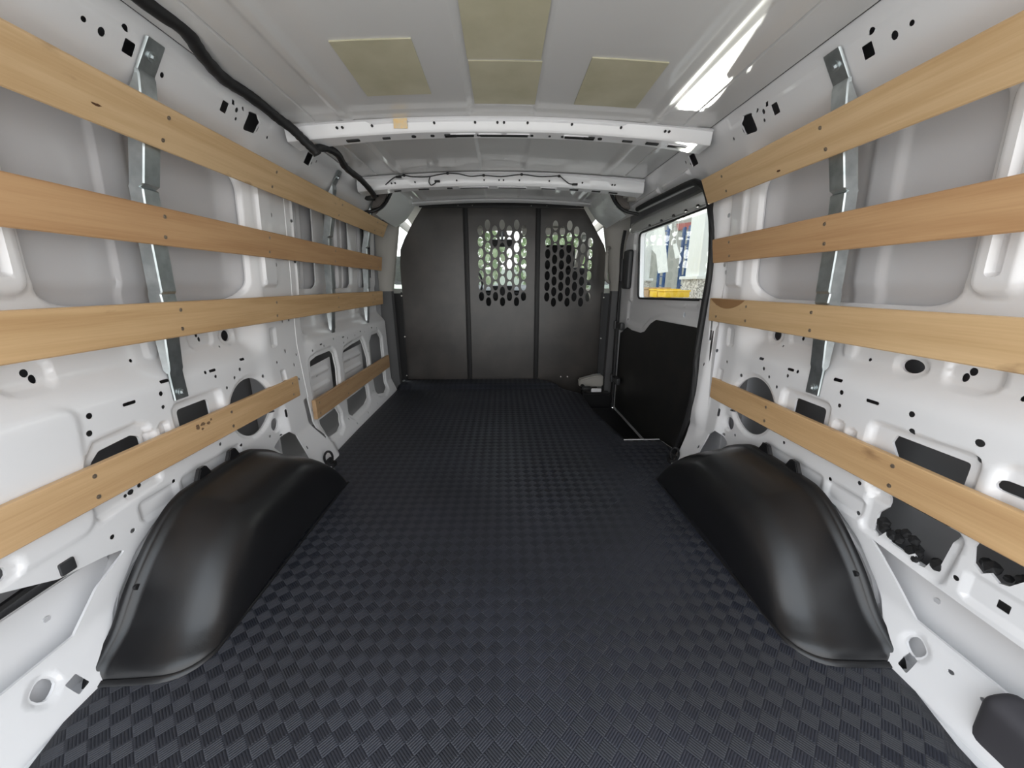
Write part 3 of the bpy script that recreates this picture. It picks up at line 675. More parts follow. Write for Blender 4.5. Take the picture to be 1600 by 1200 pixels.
# ------------------------------------------------------------------ wooden slats
def slat(side, x, z, y0, y1, tilt, h, m, label, screws, warp=0, th=.019):
    L_ = y1-y0; root = empty('wooden_slat', (side*x, (y0+y1)/2, z), label, 'wooden slat', 'wooden cargo slats')
    b = B(); n = 14; rings = []
    c, s_ = math.cos(tilt), math.sin(tilt)
    for i in range(n+1):
        t = i/n; y = (t-.5)*L_; bow_ = warp*math.sin(t*math.pi)
        ring = []
        for u, v in ((0, -h/2+.003), (.003, -h/2), (th-.003, -h/2), (th, -h/2+.003), (th, h/2-.003), (th-.003, h/2), (.003, h/2), (0, h/2-.003)):
            X_ = u*c-v*s_*1.0; Z_ = v*c+u*s_
            ring.append((side*(X_+0), y, Z_+bow_))
        rings.append(ring)
    b.loft(rings); b.build('board', m, root, angle=40)
    for sy in screws:
        for k in (-1, 1):
            v = k*h*.27; X_ = -v*s_; Z_ = v*c; nrm = Vector((-side*c, 0, -s_)); p = Vector((side*X_, sy-(y0+y1)/2+k*.002, Z_+warp*math.sin((sy-y0)/L_*math.pi)))
            q = B(); q.cyl(p-nrm*.001, p+nrm*.0008, .0052, seg=12); q.cyl(p+nrm*.0003, p+nrm*.0014, .0022, seg=6); q.build('screw', SCREW, root)
    return root
T = [R(24), R(7), R(3), R(0)]
W = {}
def wd(i, base, dark, k=0): return wood('slat_wood_%d' % i, base, dark, i*1.37+.4, k)
LT, LD = (.66, .465, .265), (.53, .345, .175)
OT, OD = (.57, .35, .18), (.44, .245, .115)
slat(-1, .838, 1.226, .40, 2.93, T[0], .102, wd(1, LT, LD, .05), 'topmost wooden slat on the left wall, pale with a dark knot', (1.095, 1.56, 2.15, 2.72, 2.86))
slat(-1, .892, .998, .40, 2.955, T[1], .096, wd(2, OT, OD), 'second wooden slat from the top on the left wall, redder brown', (1.095, 1.56, 2.15, 2.72, 2.88))
slat(-1, .902, .756, .40, 2.945, T[2], .096, wd(3, (.62, .415, .22), (.48, .295, .14), .04), 'third wooden slat from the top on the left wall', (1.095, 1.56, 2.15, 2.72))
slat(-1, .932, .403, .40, 1.690, T[3], .092, wd(4, (.64, .43, .235), (.49, .305, .15), .06), 'lowest long wooden slat on the left wall, with a dark bruise', (.80, 1.25, 1.64))
slat(-1, .905, .262, 1.765, 2.985, T[3], .098, wd(5, (.48, .315, .175), (.36, .22, .115)), 'short lowest wooden slat on the left wall, ending at the partition', (1.80, 2.15, 2.72))
slat(1, .838, 1.219, .38, 1.690, T[0], .102, wd(6, LT, LD, .04), 'topmost wooden slat on the right wall', (1.095, 1.55))
slat(1, .892, .986, .38, 1.672, T[1], .096, wd(7, OT, OD), 'second wooden slat from the top on the right wall, reddish with straight grain', (1.095, 1.55))
slat(1, .902, .746, .38, 1.655, T[2], .096, wd(8, (.66, .455, .25), (.54, .355, .18), .03), 'third wooden slat from the top on the right wall, brown half-moon stain at its end', (1.095, 1.60, 1.40))
slat(1, .932, .405, .38, 1.690, T[3], .092, wd(9, (.63, .415, .215), (.49, .30, .145), .05), 'lowest wooden slat on the right wall', (.80, 1.25, 1.64))
# the half-moon stain is a patch of heartwood in the end of the third right slat
st = [(1.655-.01-.23*t, .746+.047-.036*math.sin(math.pi*t)**.8) for t in np.linspace(0, 1, 18)]
hw_ = [o for o in COL.objects if o.get('label', '').startswith('third wooden slat from the top on the right')][0]
c = hw_.location
b = B(); b.prism([(y-c.y, z-c.z) for y, z in st], 'x', -.0005, .004); hb = b.build('heartwood', mat('heartwood', (.30, .165, .075), .5, var=(6, (.36, .20, .09), .4, .6)), hw_, smooth=False); hb.rotation_euler = (0, 0, 0); hb.location = (-.0015, 0, 0); hb['label'] = 'brown half-moon of heartwood'
hb.rotation_euler = (0, -T[2], 0)

def blemish(start, marks, col, name, lab, seed):
    sl = [o for o in COL.objects if o.get('label', '').startswith(start)][0]; c = sl.location; side = -1 if c.x < 0 else 1
    k = [1.226, 1.219]; tl = T[0] if c.z > 1.1 else T[1] if c.z > .9 else T[2] if c.z > .6 else 0
    rg = random.Random(seed); b = B()
    for y, z, ry, rz in marks:
        b.prism([(y-c.y+ry*math.cos(a)*rg.uniform(.55, 1.1), z-c.z+rz*math.sin(a)*rg.uniform(.55, 1.1)) for a in np.linspace(0, 2*math.pi, 14, endpoint=False)], 'x', -side*.0006, side*.003)
    o = b.build(name, mat(name+'_brown', col, .6), sl, smooth=False); o.rotation_euler = (0, -side*tl, 0); o['label'] = lab
blemish('topmost wooden slat on the left', [(.93, 1.212, .013, .0032)], (.10, .045, .02), 'knot', 'small dark knot', 1)
blemish('lowest long wooden slat on the left', [(1.125, .432, .010, .007), (1.105, .430, .008, .009), (1.147, .428, .007, .006), (1.12, .418, .006, .004), (1.16, .435, .004, .005)], (.17, .105, .06), 'bruise', 'dark scuffed bruise', 2)
blemish('topmost wooden slat on the right', [(1.27, 1.186, .009, .004)], (.26, .16, .08), 'knot', 'small brown knot', 3)

# ------------------------------------------------------------------ partition
YP = 3.30
part = empty('partition', (0, YP, 0), 'dark sheet metal partition across the van with two fields of oval holes', 'partition')
def ell(cx, cz): return oval(cx, cz, .0225, .0385, 22)
row0, dz_, dx_ = 1.279, .0875, .0595
mid_h, right_h = [], []
for c_ in range(7):
    odd = c_ % 2
    for r_ in range(8 if odd else 7): mid_h.append(ell(-.178+c_*dx_, row0+(dz_/2 if odd else 0)-r_*dz_))
starts = {0: (1.274, 7), 1: (1.318, 8), 2: (1.274, 7), 3: (1.318, 8), 4: (1.274, 7), 5: (1.230, 7), 6: (1.187, 6)}
for c_, (z0, n) in starts.items():
    for r_ in range(n): right_h.append(ell(.378+c_*.0585, z0-r_*dz_))
ymap = lambda P, d: np.stack([P[:, 0], d, P[:, 1]], 1)
def ppanel(outl, holes, lab=None):
    o = sheet('panel', outl, holes, [], lambda P: np.zeros(len(P)), ymap, BULK, step=.05, lip=.003, parent=part)
    if lab: o['label'] = lab
    return o
ppanel([(-.297, .0), (-.297, 1.450), (-.640, 1.450), (-.715, 1.345), (-.795, 1.215), (-.835, 1.130), (-.848, 1.00), (-.845, .72), (-.862, .0)], [], 'plain left panel')
ppanel([(.292, .0), (.292, 1.450), (-.287, 1.450), (-.287, .0)], mid_h, 'middle panel with oval holes')
ppanel([(.855, -.12), (.862, .5), (.870, .95), (.865, 1.10), (.845, 1.165), (.800, 1.235), (.745, 1.325), (.665, 1.445), (.302, 1.450), (.302, -.12)], right_h, 'right panel with oval holes')
for x in (-.292, .297):
    b = B(); b.box((x, -.012, .745), (.034, .016, 1.40), bev=.006); b.box((x-.019, -.006, .735), (.010, .010, 1.42), bev=.003); b.build('seam_channel', BLACK, part)
b = B(); b.box((0, -.010, 1.462), (1.32, .016, .030), bev=.003); b.box((0, -.014, 1.452), (1.30, .004, .003)); b.build('top_rail', BLACK, part)
b = B(); b.box((0, .012, 1.490), (1.36, .012, .05), bev=.003); b.build('top_filler', BLACK, part)
bolts = [(x, 1.462) for x in (-.615, -.35, -.235, .235, .36, .60)]+[(-.455, 1.478), (.44, 1.478)]+[(-.850, .76), (-.848, .415), (-.855, .07), (.866, .745), (.862, .395), (.858, .055), (.52, .05), (.58, .05)]
for x, z in bolts:
    b = B(); b.cyl((x, -.004, z), (x, -.013, z), .0058, seg=10); b.cyl((x, -.013, z), (x, -.024, z), .0028, seg=8); b.build('bolt', STEEL, part)
for side in (-1, 1):    # folded flanges down the sides
    b = B(); b.prism([(side*.845, .78), (side*.93, .78), (side*.93, -.05), (side*.865, -.05)] , 'y', .004, .010); b.build('side_flange', BLACK, part)
    b = B(); b.box((side*.852, -.006, .39), (.012, .012, .80), bev=.003); b.build('edge_channel', BLACK, part)

# ------------------------------------------------------------------ cab pillars, foil covered blocks
for side, n in ((-1, 'left'), (1, 'right')):
    root = empty('pillar_trim', (side*.9, 3.14, 0), 'pale grey pillar trim with black lower half on the %s of the partition' % n, 'pillar trim')
    def px_(z): return float(np.interp(z, [.0, .8, 1.28, 1.45], [.865, .880, .800, .745]))
    rings = []
    for z in np.linspace(.80, 1.46, 12):
        x = px_(z); rings.append([(side*(x-.9), .02, z), (side*(x+.012-.9), -.012, z), (side*(x+.06-.9), -.035, z), (side*.085, -.045, z), (side*.085, .08, z), (side*(x+.01-.9), .07, z)])
    b = B(); b.loft(rings); b.build('upper_trim', TRIMG, root, angle=50)
    rings = []
    for z in np.linspace(-.1, .80, 10):
        x = px_(z) if z > 0 else .865; rings.append([(side*(x-.9), .03, z), (side*(x+.010-.9), -.008, z), (side*(x+.05-.9), -.025, z), (side*.085, -.035, z), (side*.085, .09, z), (side*(x+.02-.9), .09, z)])
    b = B(); b.loft(rings); b.build('lower_trim', mat('charcoal_trim', (.065, .065, .068), .55), root, angle=50)
    if side == 1:
        b = B(); b.tube(smooth_path([(-.06, -.03, 1.13), (-.085, -.07, 1.11), (-.09, -.085, 1.0), (-.085, -.08, .90), (-.05, -.03, .87)], 5), .013, 10); b.build('grab_handle', TRIMG, root)
    # foil block
    f = empty('foil_block', (side*.75, 2.9, 1.38), 'silver foil padded block in the upper front %s corner' % n, 'insulation block')
    O3 = Vector((side*.75, 2.9, 1.38))
    TL = [(.690, 2.62, 1.448), (.712, 2.64, 1.395), (.750, 2.68, 1.345), (.828, 2.70, 1.296)]           # edge towards the load space
    BR = [(.655, 3.16, 1.462), (.672, 3.17, 1.425), (.735, 3.16, 1.335), (.800, 3.08, 1.268)]           # edge towards the cab
    def q(u, v):
        a = Vector([np.interp(u, [0, .33, .66, 1], [p[k] for p in TL]) for k in range(3)]); c_ = Vector([np.interp(u, [0, .33, .66, 1], [p[k] for p in BR]) for k in range(3)])
        p = a.lerp(c_, v); bul = .028*math.sin(math.pi*v)**.8*math.sin(math.pi*(.1+.8*u)); p -= Vector((.62, .25, .74))*bul
        return Vector((side*p.x, p.y, p.z))-O3
    b = B(); rings = []
    for u in np.linspace(0, 1, 14): rings.append([q(u, v) for v in np.linspace(0, 1, 14)]+[Vector((side*.80, 3.10, 1.458-.10*u))-O3, Vector((side*.80, 2.75, 1.458-.10*u))-O3])
    b.loft(rings); b.build('padding', FOIL, f, angle=60)
    b = B(); b.tube(smooth_path([q(0, .1)+Vector((side*0, -.03, .01)), q(.3, 0), q(.6, 0)+Vector((side*.01, -.01, 0)), q(.85, 0)+Vector((side*.02, -.02, 0)), q(1, 0)+Vector((side*.06, -.06, .0))], 5), .010, 8); b.build('edge_strip', BLACK, f)
    b = B(); b.prism([(side*(.725-.75), .065), (side*(.745-.75), .0), (side*(.79-.75), -.045), (side*(.84-.75), -.055), (side*(.80-.75), .06)], 'y', -.25, -.21, bev=.006); b.build('bracket', mat('brown_grey_bracket', (.13, .115, .105), .5), f)
    b = B(); b.box((side*.075, -.30, .005), (.055, .04, .045), bev=.005); b.box((side*.04, -.29, .02), (.03, .03, .03), bev=.004); b.build('connector', BLACK if side < 0 else TRIMG, f)

# ------------------------------------------------------------------ wiring
hp = smooth_path([(-.755, .38, 1.430), (-.752, .80, 1.428), (-.755, 1.00, 1.432), (-.752, 1.10, 1.436), (-.772, 1.18, 1.424), (-.797, 1.29, 1.424), (-.792, 1.38, 1.426), (-.790, 1.46, 1.424), (-.785, 1.54, 1.416), (-.765, 1.585, 1.402), (-.745, 1.625, 1.378), (-.722, 1.655, 1.352), (-.716, 1.665, 1.340)], 6)
rng = random.Random(5)
h = empty('wiring_harness', (-.78, 1.2, 1.43), 'thick black taped wiring harness along the left edge of the roof', 'wiring harness')
loc = Vector((-.78, 1.2, 1.43))
b = B(); b.tube([p-loc for p in hp], [.0155+.0022*rng.random() for _ in hp], 12); b.build('taped_loom', BLACK, h)
hp2 = smooth_path([(-.725, 1.655, 1.352), (-.716, 1.695, 1.372), (-.699, 1.735, 1.382), (-.683, 1.785, 1.376), (-.696, 1.88, 1.360), (-.710, 2.00, 1.364), (-.716, 2.12, 1.368), (-.727, 2.28, 1.362), (-.738, 2.40, 1.350), (-.770, 2.50, 1.365)], 6)
b = B(); b.tube([p-loc for p in hp2], [.0135+.002*rng.random() for _ in hp2], 10); b.build('branch_loom', BLACK, h)
for p in (hp[24], hp[46], hp2[20]):
    b = B(); b.box(tuple(p-loc+Vector((-.006, 0, .012))), (.022, .018, .016), bev=.003); b.build('clip', BLACK, h)
wr = empty('roof_wire', (0, 2.36, 1.43), 'thin black wire looped along the farther roof beam', 'wire')
wp = smooth_path([(-.655, 0, -.035), (-.60, -.01, .0), (-.545, -.012, .010), (-.50, -.012, .004), (-.417, -.012, .004), (-.36, -.012, .014), (-.302, -.012, .022), (-.24, -.012, .020), (-.175, -.012, .008), (-.101, -.012, .013), (0, -.012, .008), (.112, -.012, .019), (.20, -.012, .010), (.27, -.012, .010), (.323, -.012, .012), (.35, -.012, -.005), (.379, -.010, -.024), (.404, -.006, -.028)], 5)
b = B(); b.tube(wp, .0030, 6); b.build('wire', BLACK, wr)
b = B(); b.tube(smooth_path([(-.40, -.012, .006), (-.408, -.014, -.02), (-.398, -.012, -.038), (-.378, -.010, -.030), (-.368, -.008, -.020)], 5), .0032, 6); b.build('wire_tail', BLACK, wr)
for x, z in ((-.545, .010), (-.302, .022), (-.101, .013), (.112, .019), (.323, .012)):
    b = B(); b.ball((x, -.013, z), .0075, 2, (1.2, .7, 1)); b.build('clip', BLACK, wr)
for x, z in ((-.362, -.018), (.415, -.029), (-.575, .003)):
    b = B(); b.box((x, -.01, z), (.030, .012, .011), bev=.002); b.build('plug', BLACK, wr)

# ------------------------------------------------------------------ sliding door on the right
door = bpy.data.objects.new('door_1', None); COL.objects.link(door); door['kind'] = 'structure'; door['label'] = 'sliding side door with a window and a black lower board'
XD = .930
glass_o = rpoly([(1.66, .785), (2.66, .760), (2.735, 1.19), (1.66, 1.192)], .04)
door_out = [(1.60, -.235), (3.02, -.235), (3.02, .90), (2.98, 1.16), (2.90, 1.245), (2.80, 1.262), (1.62, 1.262)]
lower = [(1.64, -.130), (2.965, -.130), (2.955, .485), (2.90, .50), (2.87, .52), (2.80, .545), (2.70, .535), (2.52, .538), (2.45, .555), (2.36, .615), (2.28, .645), (1.64, .655)]
sheet('door_frame', door_out, [glass_o, oval(1.96, .70, .013, .013, 14), oval(2.80, .60, .006, .010, 8), oval(2.83, .60, .006, .010, 8)],
      [(rpoly([(1.62, .66), (2.25, .66), (2.40, .63), (2.52, .565), (2.84, .575), (2.84, .745), (1.62, .755)], .03), .012, .02), (rpoly([(1.80, .745), (2.80, .725), (2.81, 1.22), (1.80, 1.225)], .05), .014, .018)],
      lambda P: XD+.0*P[:, 0], mapper(1), PAINT, step=.012, lip=.035, parent=door)
b = B(); b.prism(lower, 'x', XD-.006, XD-.001, bev=.001); o = b.build('lower_board', DOORP, door, smooth=False)
win = sheet('window_1', [(1.64, .72), (2.80, .72), (2.80, 1.235), (1.64, 1.235)], [], [], lambda P: XD+.030+0*P[:, 0], mapper(1), GLASS, step=.3)
tag(win, 'clear side window of the sliding door', kind='structure')
b = B(); g = [Vector((XD+.010, y, z)) for y, z in glass_o]; b.tube(g, .007, 6, closed=True); b.build('window_seal', BLACK, door)
# outer shell of the door with its own opening
sheet('outer_shell', [(1.56, -.40), (3.10, -.40), (3.10, 1.30), (1.56, 1.30)], [rect(1.70, 2.78, .74, 1.215, .05)], [], lambda P: XD+.09-.02*P[:, 1], mapper(1), PRIMER, step=.05, lip=.0, parent=door)
# bright top of the door frame under the roof rail, with clips
b = B(); b.prism([(XD-.012, 1.205), (XD-.006, 1.262), (XD+.035, 1.300), (XD+.06, 1.300), (XD+.05, 1.205)], 'y', 1.70, 2.86, bev=.004); b.build('top_rail', mat('satin_rail', (.85, .86, .84), .22, metal=.5), door, angle=25)
for i, y in enumerate((1.80, 1.90, 2.02, 2.16, 2.32, 2.50)):
    b = B(); b.box((XD-.012, y, 1.208), (.012, .018, .012), bev=.002); b.build('clip', BLACK, door)
b = B(); b.box((XD-.022, 2.84, .955), (.040, .12, .27), bev=.018, seg=4); b.box((XD-.045, 2.90, .955), (.018, .03, .16), bev=.006); b.build('latch_cover', mat('charcoal_plastic', (.035, .036, .038), .45), door)
for z in (.545, .115):
    b = B(); b.box((XD-.02, 2.93, z), (.05, .10, .035), bev=.006); b.box((XD-.03, 2.86, z), (.03, .05, .055), bev=.008); b.cyl((XD-.045, 2.97, z-.03), (XD-.045, 2.97, z+.03), .014); b.build('door_catch', mat('charcoal_plastic', (.035, .036, .038), .45), door)
b = B(); b.tube(smooth_path([(XD-.02, 2.97, 1.24), (XD-.025, 3.0, 1.1), (XD-.025, 2.985, .9), (XD-.025, 2.99, .5), (XD-.02, 2.99, -.10)], 6), .012, 8); b.build('front_seal', BLACK, door)
b = B(); b.box((XD+.0, 3.03, .2), (.05, .05, .70), bev=.01); b.build('front_edge', mat('charcoal_plastic', (.035, .036, .038), .45), door)
b = B(); b.loft([[(x, y, z) for x, z in ((.995, 1.27), (1.0, 1.34), (.96, 1.43), (.88, 1.51))] for y in (1.68, 2.4, 3.35)], closed_ring=False, caps=False); b.build('outer_skin', CAVITY, wall_r)
# rubber seal round the door opening
sp_ = smooth_path([(.868, 2.60, 1.318), (.866, 2.43, 1.316), (.866, 2.15, 1.310), (.868, 1.90, 1.302), (.872, 1.83, 1.286), (.885, 1.765, 1.237), (.893, 1.703, 1.100), (.898, 1.680, .922), (.903, 1.702, .750), (.905, 1.720, .572), (.902, 1.706, .450), (.900, 1.700, .330), (.895, 1.732, .17), (.890, 1.77, .06), (.880, 1.80, -.02), (.87, 1.83, -.12)], 6)
tag(B().tube(sp_, .0150, 10).build('door_seal', BLACK), 'black rubber seal round the sliding door opening', 'door seal')
# step side details ahead of the step well
b = B(); b.prism([(.655, .06), (.80, .10), (.86, .10), (.86, .0), (.655, .0)], 'y', 3.12, 3.20, bev=.01); tag(b.build('seat_mount_cover', TRIMG), 'pale grey cover at the foot of the partition beside the step', 'cover')
lt = empty('floor_latch', (.70, 3.03, .01), 'black latch with a white block on the edge of the step', 'latch')
b = B(); b.box((0, 0, 0), (.075, .05, .035), bev=.01); b.cyl((-.03, -.02, .01), (-.03, .04, .012), .018); b.build('latch_body', BLACK, lt)
b = B(); b.box((.075, -.01, -.01), (.085, .035, .026), bev=.004); b.build('white_block', PAINT, lt)
b = B(); b.prism([(.66, -.22), (.90, -.22), (.90, -.03), (.66, -.02)], 'y', 3.0, 3.1, bev=.01); tag(b.build('step_box', BLACKP), 'black moulded box at the front of the step well', 'step box')

# ------------------------------------------------------------------ tie-down points
for side, n in ((-1, 'left'), (1, 'right')):
    c = Vector((side*.845, 1.695, .02))
    t = empty('tie_down_ring', c, 'black tie-down ring at the foot of the %s pillar' % n, 'tie-down ring', 'tie-down rings')
    b = B(); b.box((0, 0, -.012), (.06, .035, .028), bev=.006); b.cyl((0, -.02, .005), (0, .02, .005), .012); b.build('anchor', BLACK, t)
    b = B(); ring = [(-side*(.006+.0)+side*0+.030*math.cos(a)*(-side)*.5, -.012+.010*math.cos(a), .028+.032*math.sin(a)) for a in np.linspace(0, 2*math.pi, 20, endpoint=False)]
    b.tube(ring, .0055, 8, closed=True); b.build('ring', BLACK, t)
    b = B(); b.prism([(-.075, .035), (.02, .035), (.02, -.05), (-.04, -.075)] if side < 0 else [(.075, .035), (-.02, .035), (-.02, -.05), (.04, -.075)], 'z', -.022, -.016, bev=.001); b.build('foot_plate', PAINT, t)
# dark cushion in the near right corner and the bracket on the left
b = B(); b.box((0, 0, 0), (.070, .205, .150), bev=.028, seg=5)
tag(b.build('corner_pad', mat('dark_grey_foam', (.045, .043, .050), .75, bump=(150, .2, .001)), loc=(.925, .415, .045), rot=(R(4), R(-8), 0)), 'dark grey rounded pad in the near right corner by the floor', 'pad')
lb = empty('rubber_strip', (-.965, .70, .27), 'black rubber strip with a square clip in the pocket low on the near left', 'rubber strip')
b = B(); b.box((0, .02, -.015), (.03, .030, .030), bev=.004); b.build('clip', mat('charcoal_plastic', (.035, .036, .038), .45), lb)
b = B(); b.tube([(-.02, .08, -.018), (-.02, -.05, -.030), (-.02, -.35, -.055)], .008, 6); b.build('strip', BLACK, lb)

# ------------------------------------------------------------------ the cab ahead of the partition
b = B(); b.loft([[(x, y, z-.03*(x/.8)**2) for x in np.linspace(-.85, .85, 10)] for y, z in ((3.16, 1.50), (3.6, 1.47), (4.15, 1.385))], closed_ring=False, caps=False)
tag(b.build('ceiling_cab', HEADL), 'pale cab headliner', kind='structure')
for side, n, lab in ((-1, 'left', 2), (1, 'right', 3)):
    d = bpy.data.objects.new('door_%d' % lab, None); COL.objects.link(d); d['kind'] = 'structure'; d['label'] = 'cab door on the %s' % n
    sheet('door_shell', [(3.34, -.4), (4.75, -.4), (4.75, .80), (4.30, 1.40), (3.34, 1.46)], [rpoly([(3.42, .82), (4.60, .80), (4.25, 1.34), (3.42, 1.38)], .03)], [], lambda P: .97-.09*np.maximum(P[:, 1]-.8, 0), mapper(side), TRIMG, step=.05, lip=.02, parent=d)
    g = sheet('window_%d' % (2 if side < 0 else 3), [(3.40, .80), (4.64, .78), (4.27, 1.36), (3.40, 1.40)], [], [], lambda P: .985-.09*np.maximum(P[:, 1]-.8, 0), mapper(side), GLASS, step=.4)
    g['kind'] = 'structure'; g['label'] = 'cab door window on the %s' % n
    mr = empty('door_mirror', (side*1.10, 4.35, 1.0), 'black door mirror outside the %s cab window' % n, 'mirror')
    b = B(); b.box((0, 0, 0), (.20, .09, .30), bev=.03); b.build('housing', BLACK, mr)
    b = B(); b.box((-side*.09, .03, -.13), (.12, .04, .05), bev=.01); b.build('arm', BLACK, mr)
b = B(); b.prism([(4.25, -.2), (4.95, -.2), (4.95, .80), (4.70, .85), (4.40, .85), (4.28, .78), (4.30, .50), (4.45, .45)], 'x', -.93, .93, bev=.02)
db = empty('dashboard', (0, 4.5, 0), 'black dashboard below the windscreen', 'dashboard'); o = b.build('dash_body', BLACKP, db, loc=(0, -4.5, 0))
b = B(); b.box((0, -.23, .77), (.26, .03, .14), bev=.01); b.build('screen', BLACK, db)
b = B(); b.tube([(-.40+.19*math.cos(a), -.42+.05*math.sin(a), .86+.18*math.sin(a)) for a in np.linspace(0, 2*math.pi, 28, endpoint=False)], .014, 8, closed=True); b.cyl((-.40, -.42, .86), (-.40, -.22, .80), .03); b.build('steering_wheel', BLACK, db)
b = B(); b.loft([[(x, y, z) for x in np.linspace(-.90, .90, 8)] for y, z in ((4.95, .80), (4.55, 1.14), (4.17, 1.385))], closed_ring=False, caps=False)
ws = b.build('window_4', GLASS); tag(ws, 'windscreen', kind='structure')
for side in (-1, 1):
    b = B(); b.prism([(side*.84, -.03), (side*.93, -.03), (side*.93, .05), (side*.84, .05)], 'z', 0, .95); o = b.build('trim_%d' % (3 if side < 0 else 4), TRIMG); o.location = (0, 4.90, .84); o.rotation_euler = (R(50), 0, 0); o['kind'] = 'structure'; o['label'] = 'windscreen pillar'
def seat(x, label, turn=0):
    t = empty('cab_seat', (x, 3.80, .30), label, 'seat', 'cab seats')
    b = B(); b.box((0, 0, 0), (.50, .50, .16), bev=.05, seg=3); b.build('cushion', SEAT, t)
    b = B(); b.box((0, -.27, .36), (.50, .14, .68), bev=.055, seg=4, rot=(R(8), 0, 0)); b.build('backrest', SEAT, t)
    b = B(); b.box((0, -.325, .785), (.27, .11, .20), bev=.045, seg=4); b.build('headrest', SEAT, t)
    b = B(); b.box((0, 0, -.25), (.42, .40, .36), bev=.02); b.build('seat_base', BLACK, t)
seat(-.48, 'black driver seat behind the plain partition panel'); seat(.50, 'black passenger seat behind the perforated right panel')
mi = empty('rear_view_mirror', (0, 4.18, 1.27), 'black rear-view mirror hanging in the windscreen', 'mirror')
b = B(); b.box((0, 0, 0), (.25, .03, .075), bev=.013, seg=3); b.build('housing', BLACK, mi); b = B(); b.cyl((0, .0, .03), (0, .06, .16), .012); b.box((0, .06, .12), (.07, .05, .10), bev=.01); b.build('stalk', BLACK, mi)
for x in (-.42, .42):
    v = empty('sun_visor', (x, 4.02, 1.365), 'pale sun visor folded up over the %s seat' % ('driver' if x < 0 else 'passenger'), 'sun visor', 'sun visors'); b = B(); b.box((0, 0, 0), (.44, .16, .022), bev=.008, rot=(R(-12), 0, 0)); b.build('visor_board', HEADL, v)
b = B(); b.box((0, 3.9, -.28), (1.9, 1.2, .04)); tag(b.build('floor_cab', BLACKP), 'black cab floor', kind='structure')

# ------------------------------------------------------------------ outdoors
gz = -.62
b = B(); b.box((0, 5, gz-.05), (60, 60, .1)); tag(b.build('ground', CONC, smooth=False), 'pale concrete ground', kind='structure')
b = B(); b.box((0, 26, gz+.02), (60, 16, .06)); tag(b.build('lawn', GRASS, smooth=False), 'green lawn beyond the concrete', kind='structure')
def tree(x, y, h_, r_, seed, label):
    rg = random.Random(seed); t = empty('leafy_tree', (x, y, gz), label, 'tree', 'trees ahead of the van')
    b = B(); b.tube([(0, 0, 0), (.05, 0, h_*.3), (-.05, .05, h_*.6)], [.16, .12, .06], 8); b.build('trunk', BARK, t)
    V, Fc = [], []
    for i in range(1500):
        a, e, q_ = rg.uniform(0, 6.28), rg.uniform(-1, 1), rg.random()**.4
        c = Vector((math.cos(a)*math.sqrt(1-e*e)*r_*q_, math.sin(a)*math.sqrt(1-e*e)*r_*q_, h_*.62+e*r_*q_*1.0))
        u = Vector((rg.uniform(-1, 1), rg.uniform(-1, 1), rg.uniform(-1, 1))).normalized()*.16; v_ = u.cross(Vector((rg.uniform(-1, 1), rg.uniform(-1, 1), rg.uniform(-1, 1)))).normalized()*.10
        k = len(V); V += [c-u, c+v_, c+u, c-v_]; Fc.append((k, k+1, k+2, k+3))
    pydata('foliage', V, Fc, GREENL, t)
tree(-1.7, 15, 4.2, 1.9, 1, 'leafy tree seen on the left through the middle panel holes')
tree(2.4, 18.5, 4.2, 1.9, 2, 'leafy tree seen straight ahead through the middle panel holes')
tree(3.6, 22.3, 3.8, 1.7, 4, 'leafy tree farthest right ahead of the van')
tree(-6.8, 12, 5.5, 2.6, 5, 'leafy tree seen through the left cab window')
b = B(); b.box((0, 25.0, .6), (26, .3, 2.4)); tag(b.build('garden_wall', SHEETW, smooth=False), 'white wall beyond the lawn', 'wall')
# what stands outside the side window
def at(px, py, X_):       # a point on the line of sight of a picture position, X_ metres to the side
    u, v = px-800, py-600; f = 590*math.cos(PITCH)-v*math.sin(PITCH); d = 590*math.sin(PITCH)+v*math.cos(PITCH)
    x = u*math.cos(YAW)+f*math.sin(YAW); y = -u*math.sin(YAW)+f*math.cos(YAW); k = X_/x; return y*k, .85-d*k
def slab(name, x, pts, th, m, label, cat, group=None, bev=.01, px=True):
    q = [at(a, c_, x) for a, c_ in pts] if px else pts
    b = B(); b.prism(q, 'x', x, x+th, bev=bev); o = b.build(name, m, smooth=False); tag(o, label, cat, group); return o
b = B(); b.box((7.6, 15, 2.2), (.2, 26, 5.8)); tag(b.build('garage_wall', STUCCO, smooth=False), 'grey rendered wall of the building outside the side window', 'wall')
def span(x, a, c_):  # along-van positions of two picture columns at side distance x
    return at(a, 400, x)[0], at(c_, 400, x)[0]
def column(x, a, c_, label):
    y1, y0 = span(x, a, c_); t = empty('stone_column', (x, (y0+y1)/2, gz), label, 'column', 'white columns on pebbled stone bases')
    w_ = (y1-y0); b = B(); b.box((0, 0, .80), (.5, w_, 1.60), bev=.02); b.build('stone_base', STONE, t)
    b = B(); b.box((0, 0, 1.63), (.6, w_*1.15, .07), bev=.01); b.build('cap', SHEETW, t)
    b = B(); b.box((0, 0, 3.2), (.42, w_*.85, 3.1), bev=.01); b.build('shaft', SHEETW, t)
column(4.6, 1086, 1112, 'white column on a pebbled stone base at the right of the side window')
column(4.4, 996, 1008, 'white column on a pebbled stone base at the left of the side window')
zl = 3.9
ys = (at(1008, 400, 4.6)[0]+.2, at(1090, 400, 4.6)[0]-.2)
ln = tag(B().tube([(4.61, ys[0]+.4, zl), (4.6, ys[1]-.4, zl)], .012, 6).build('washing_line', SHEETW), 'white line stretched between the two stone based columns', 'line')
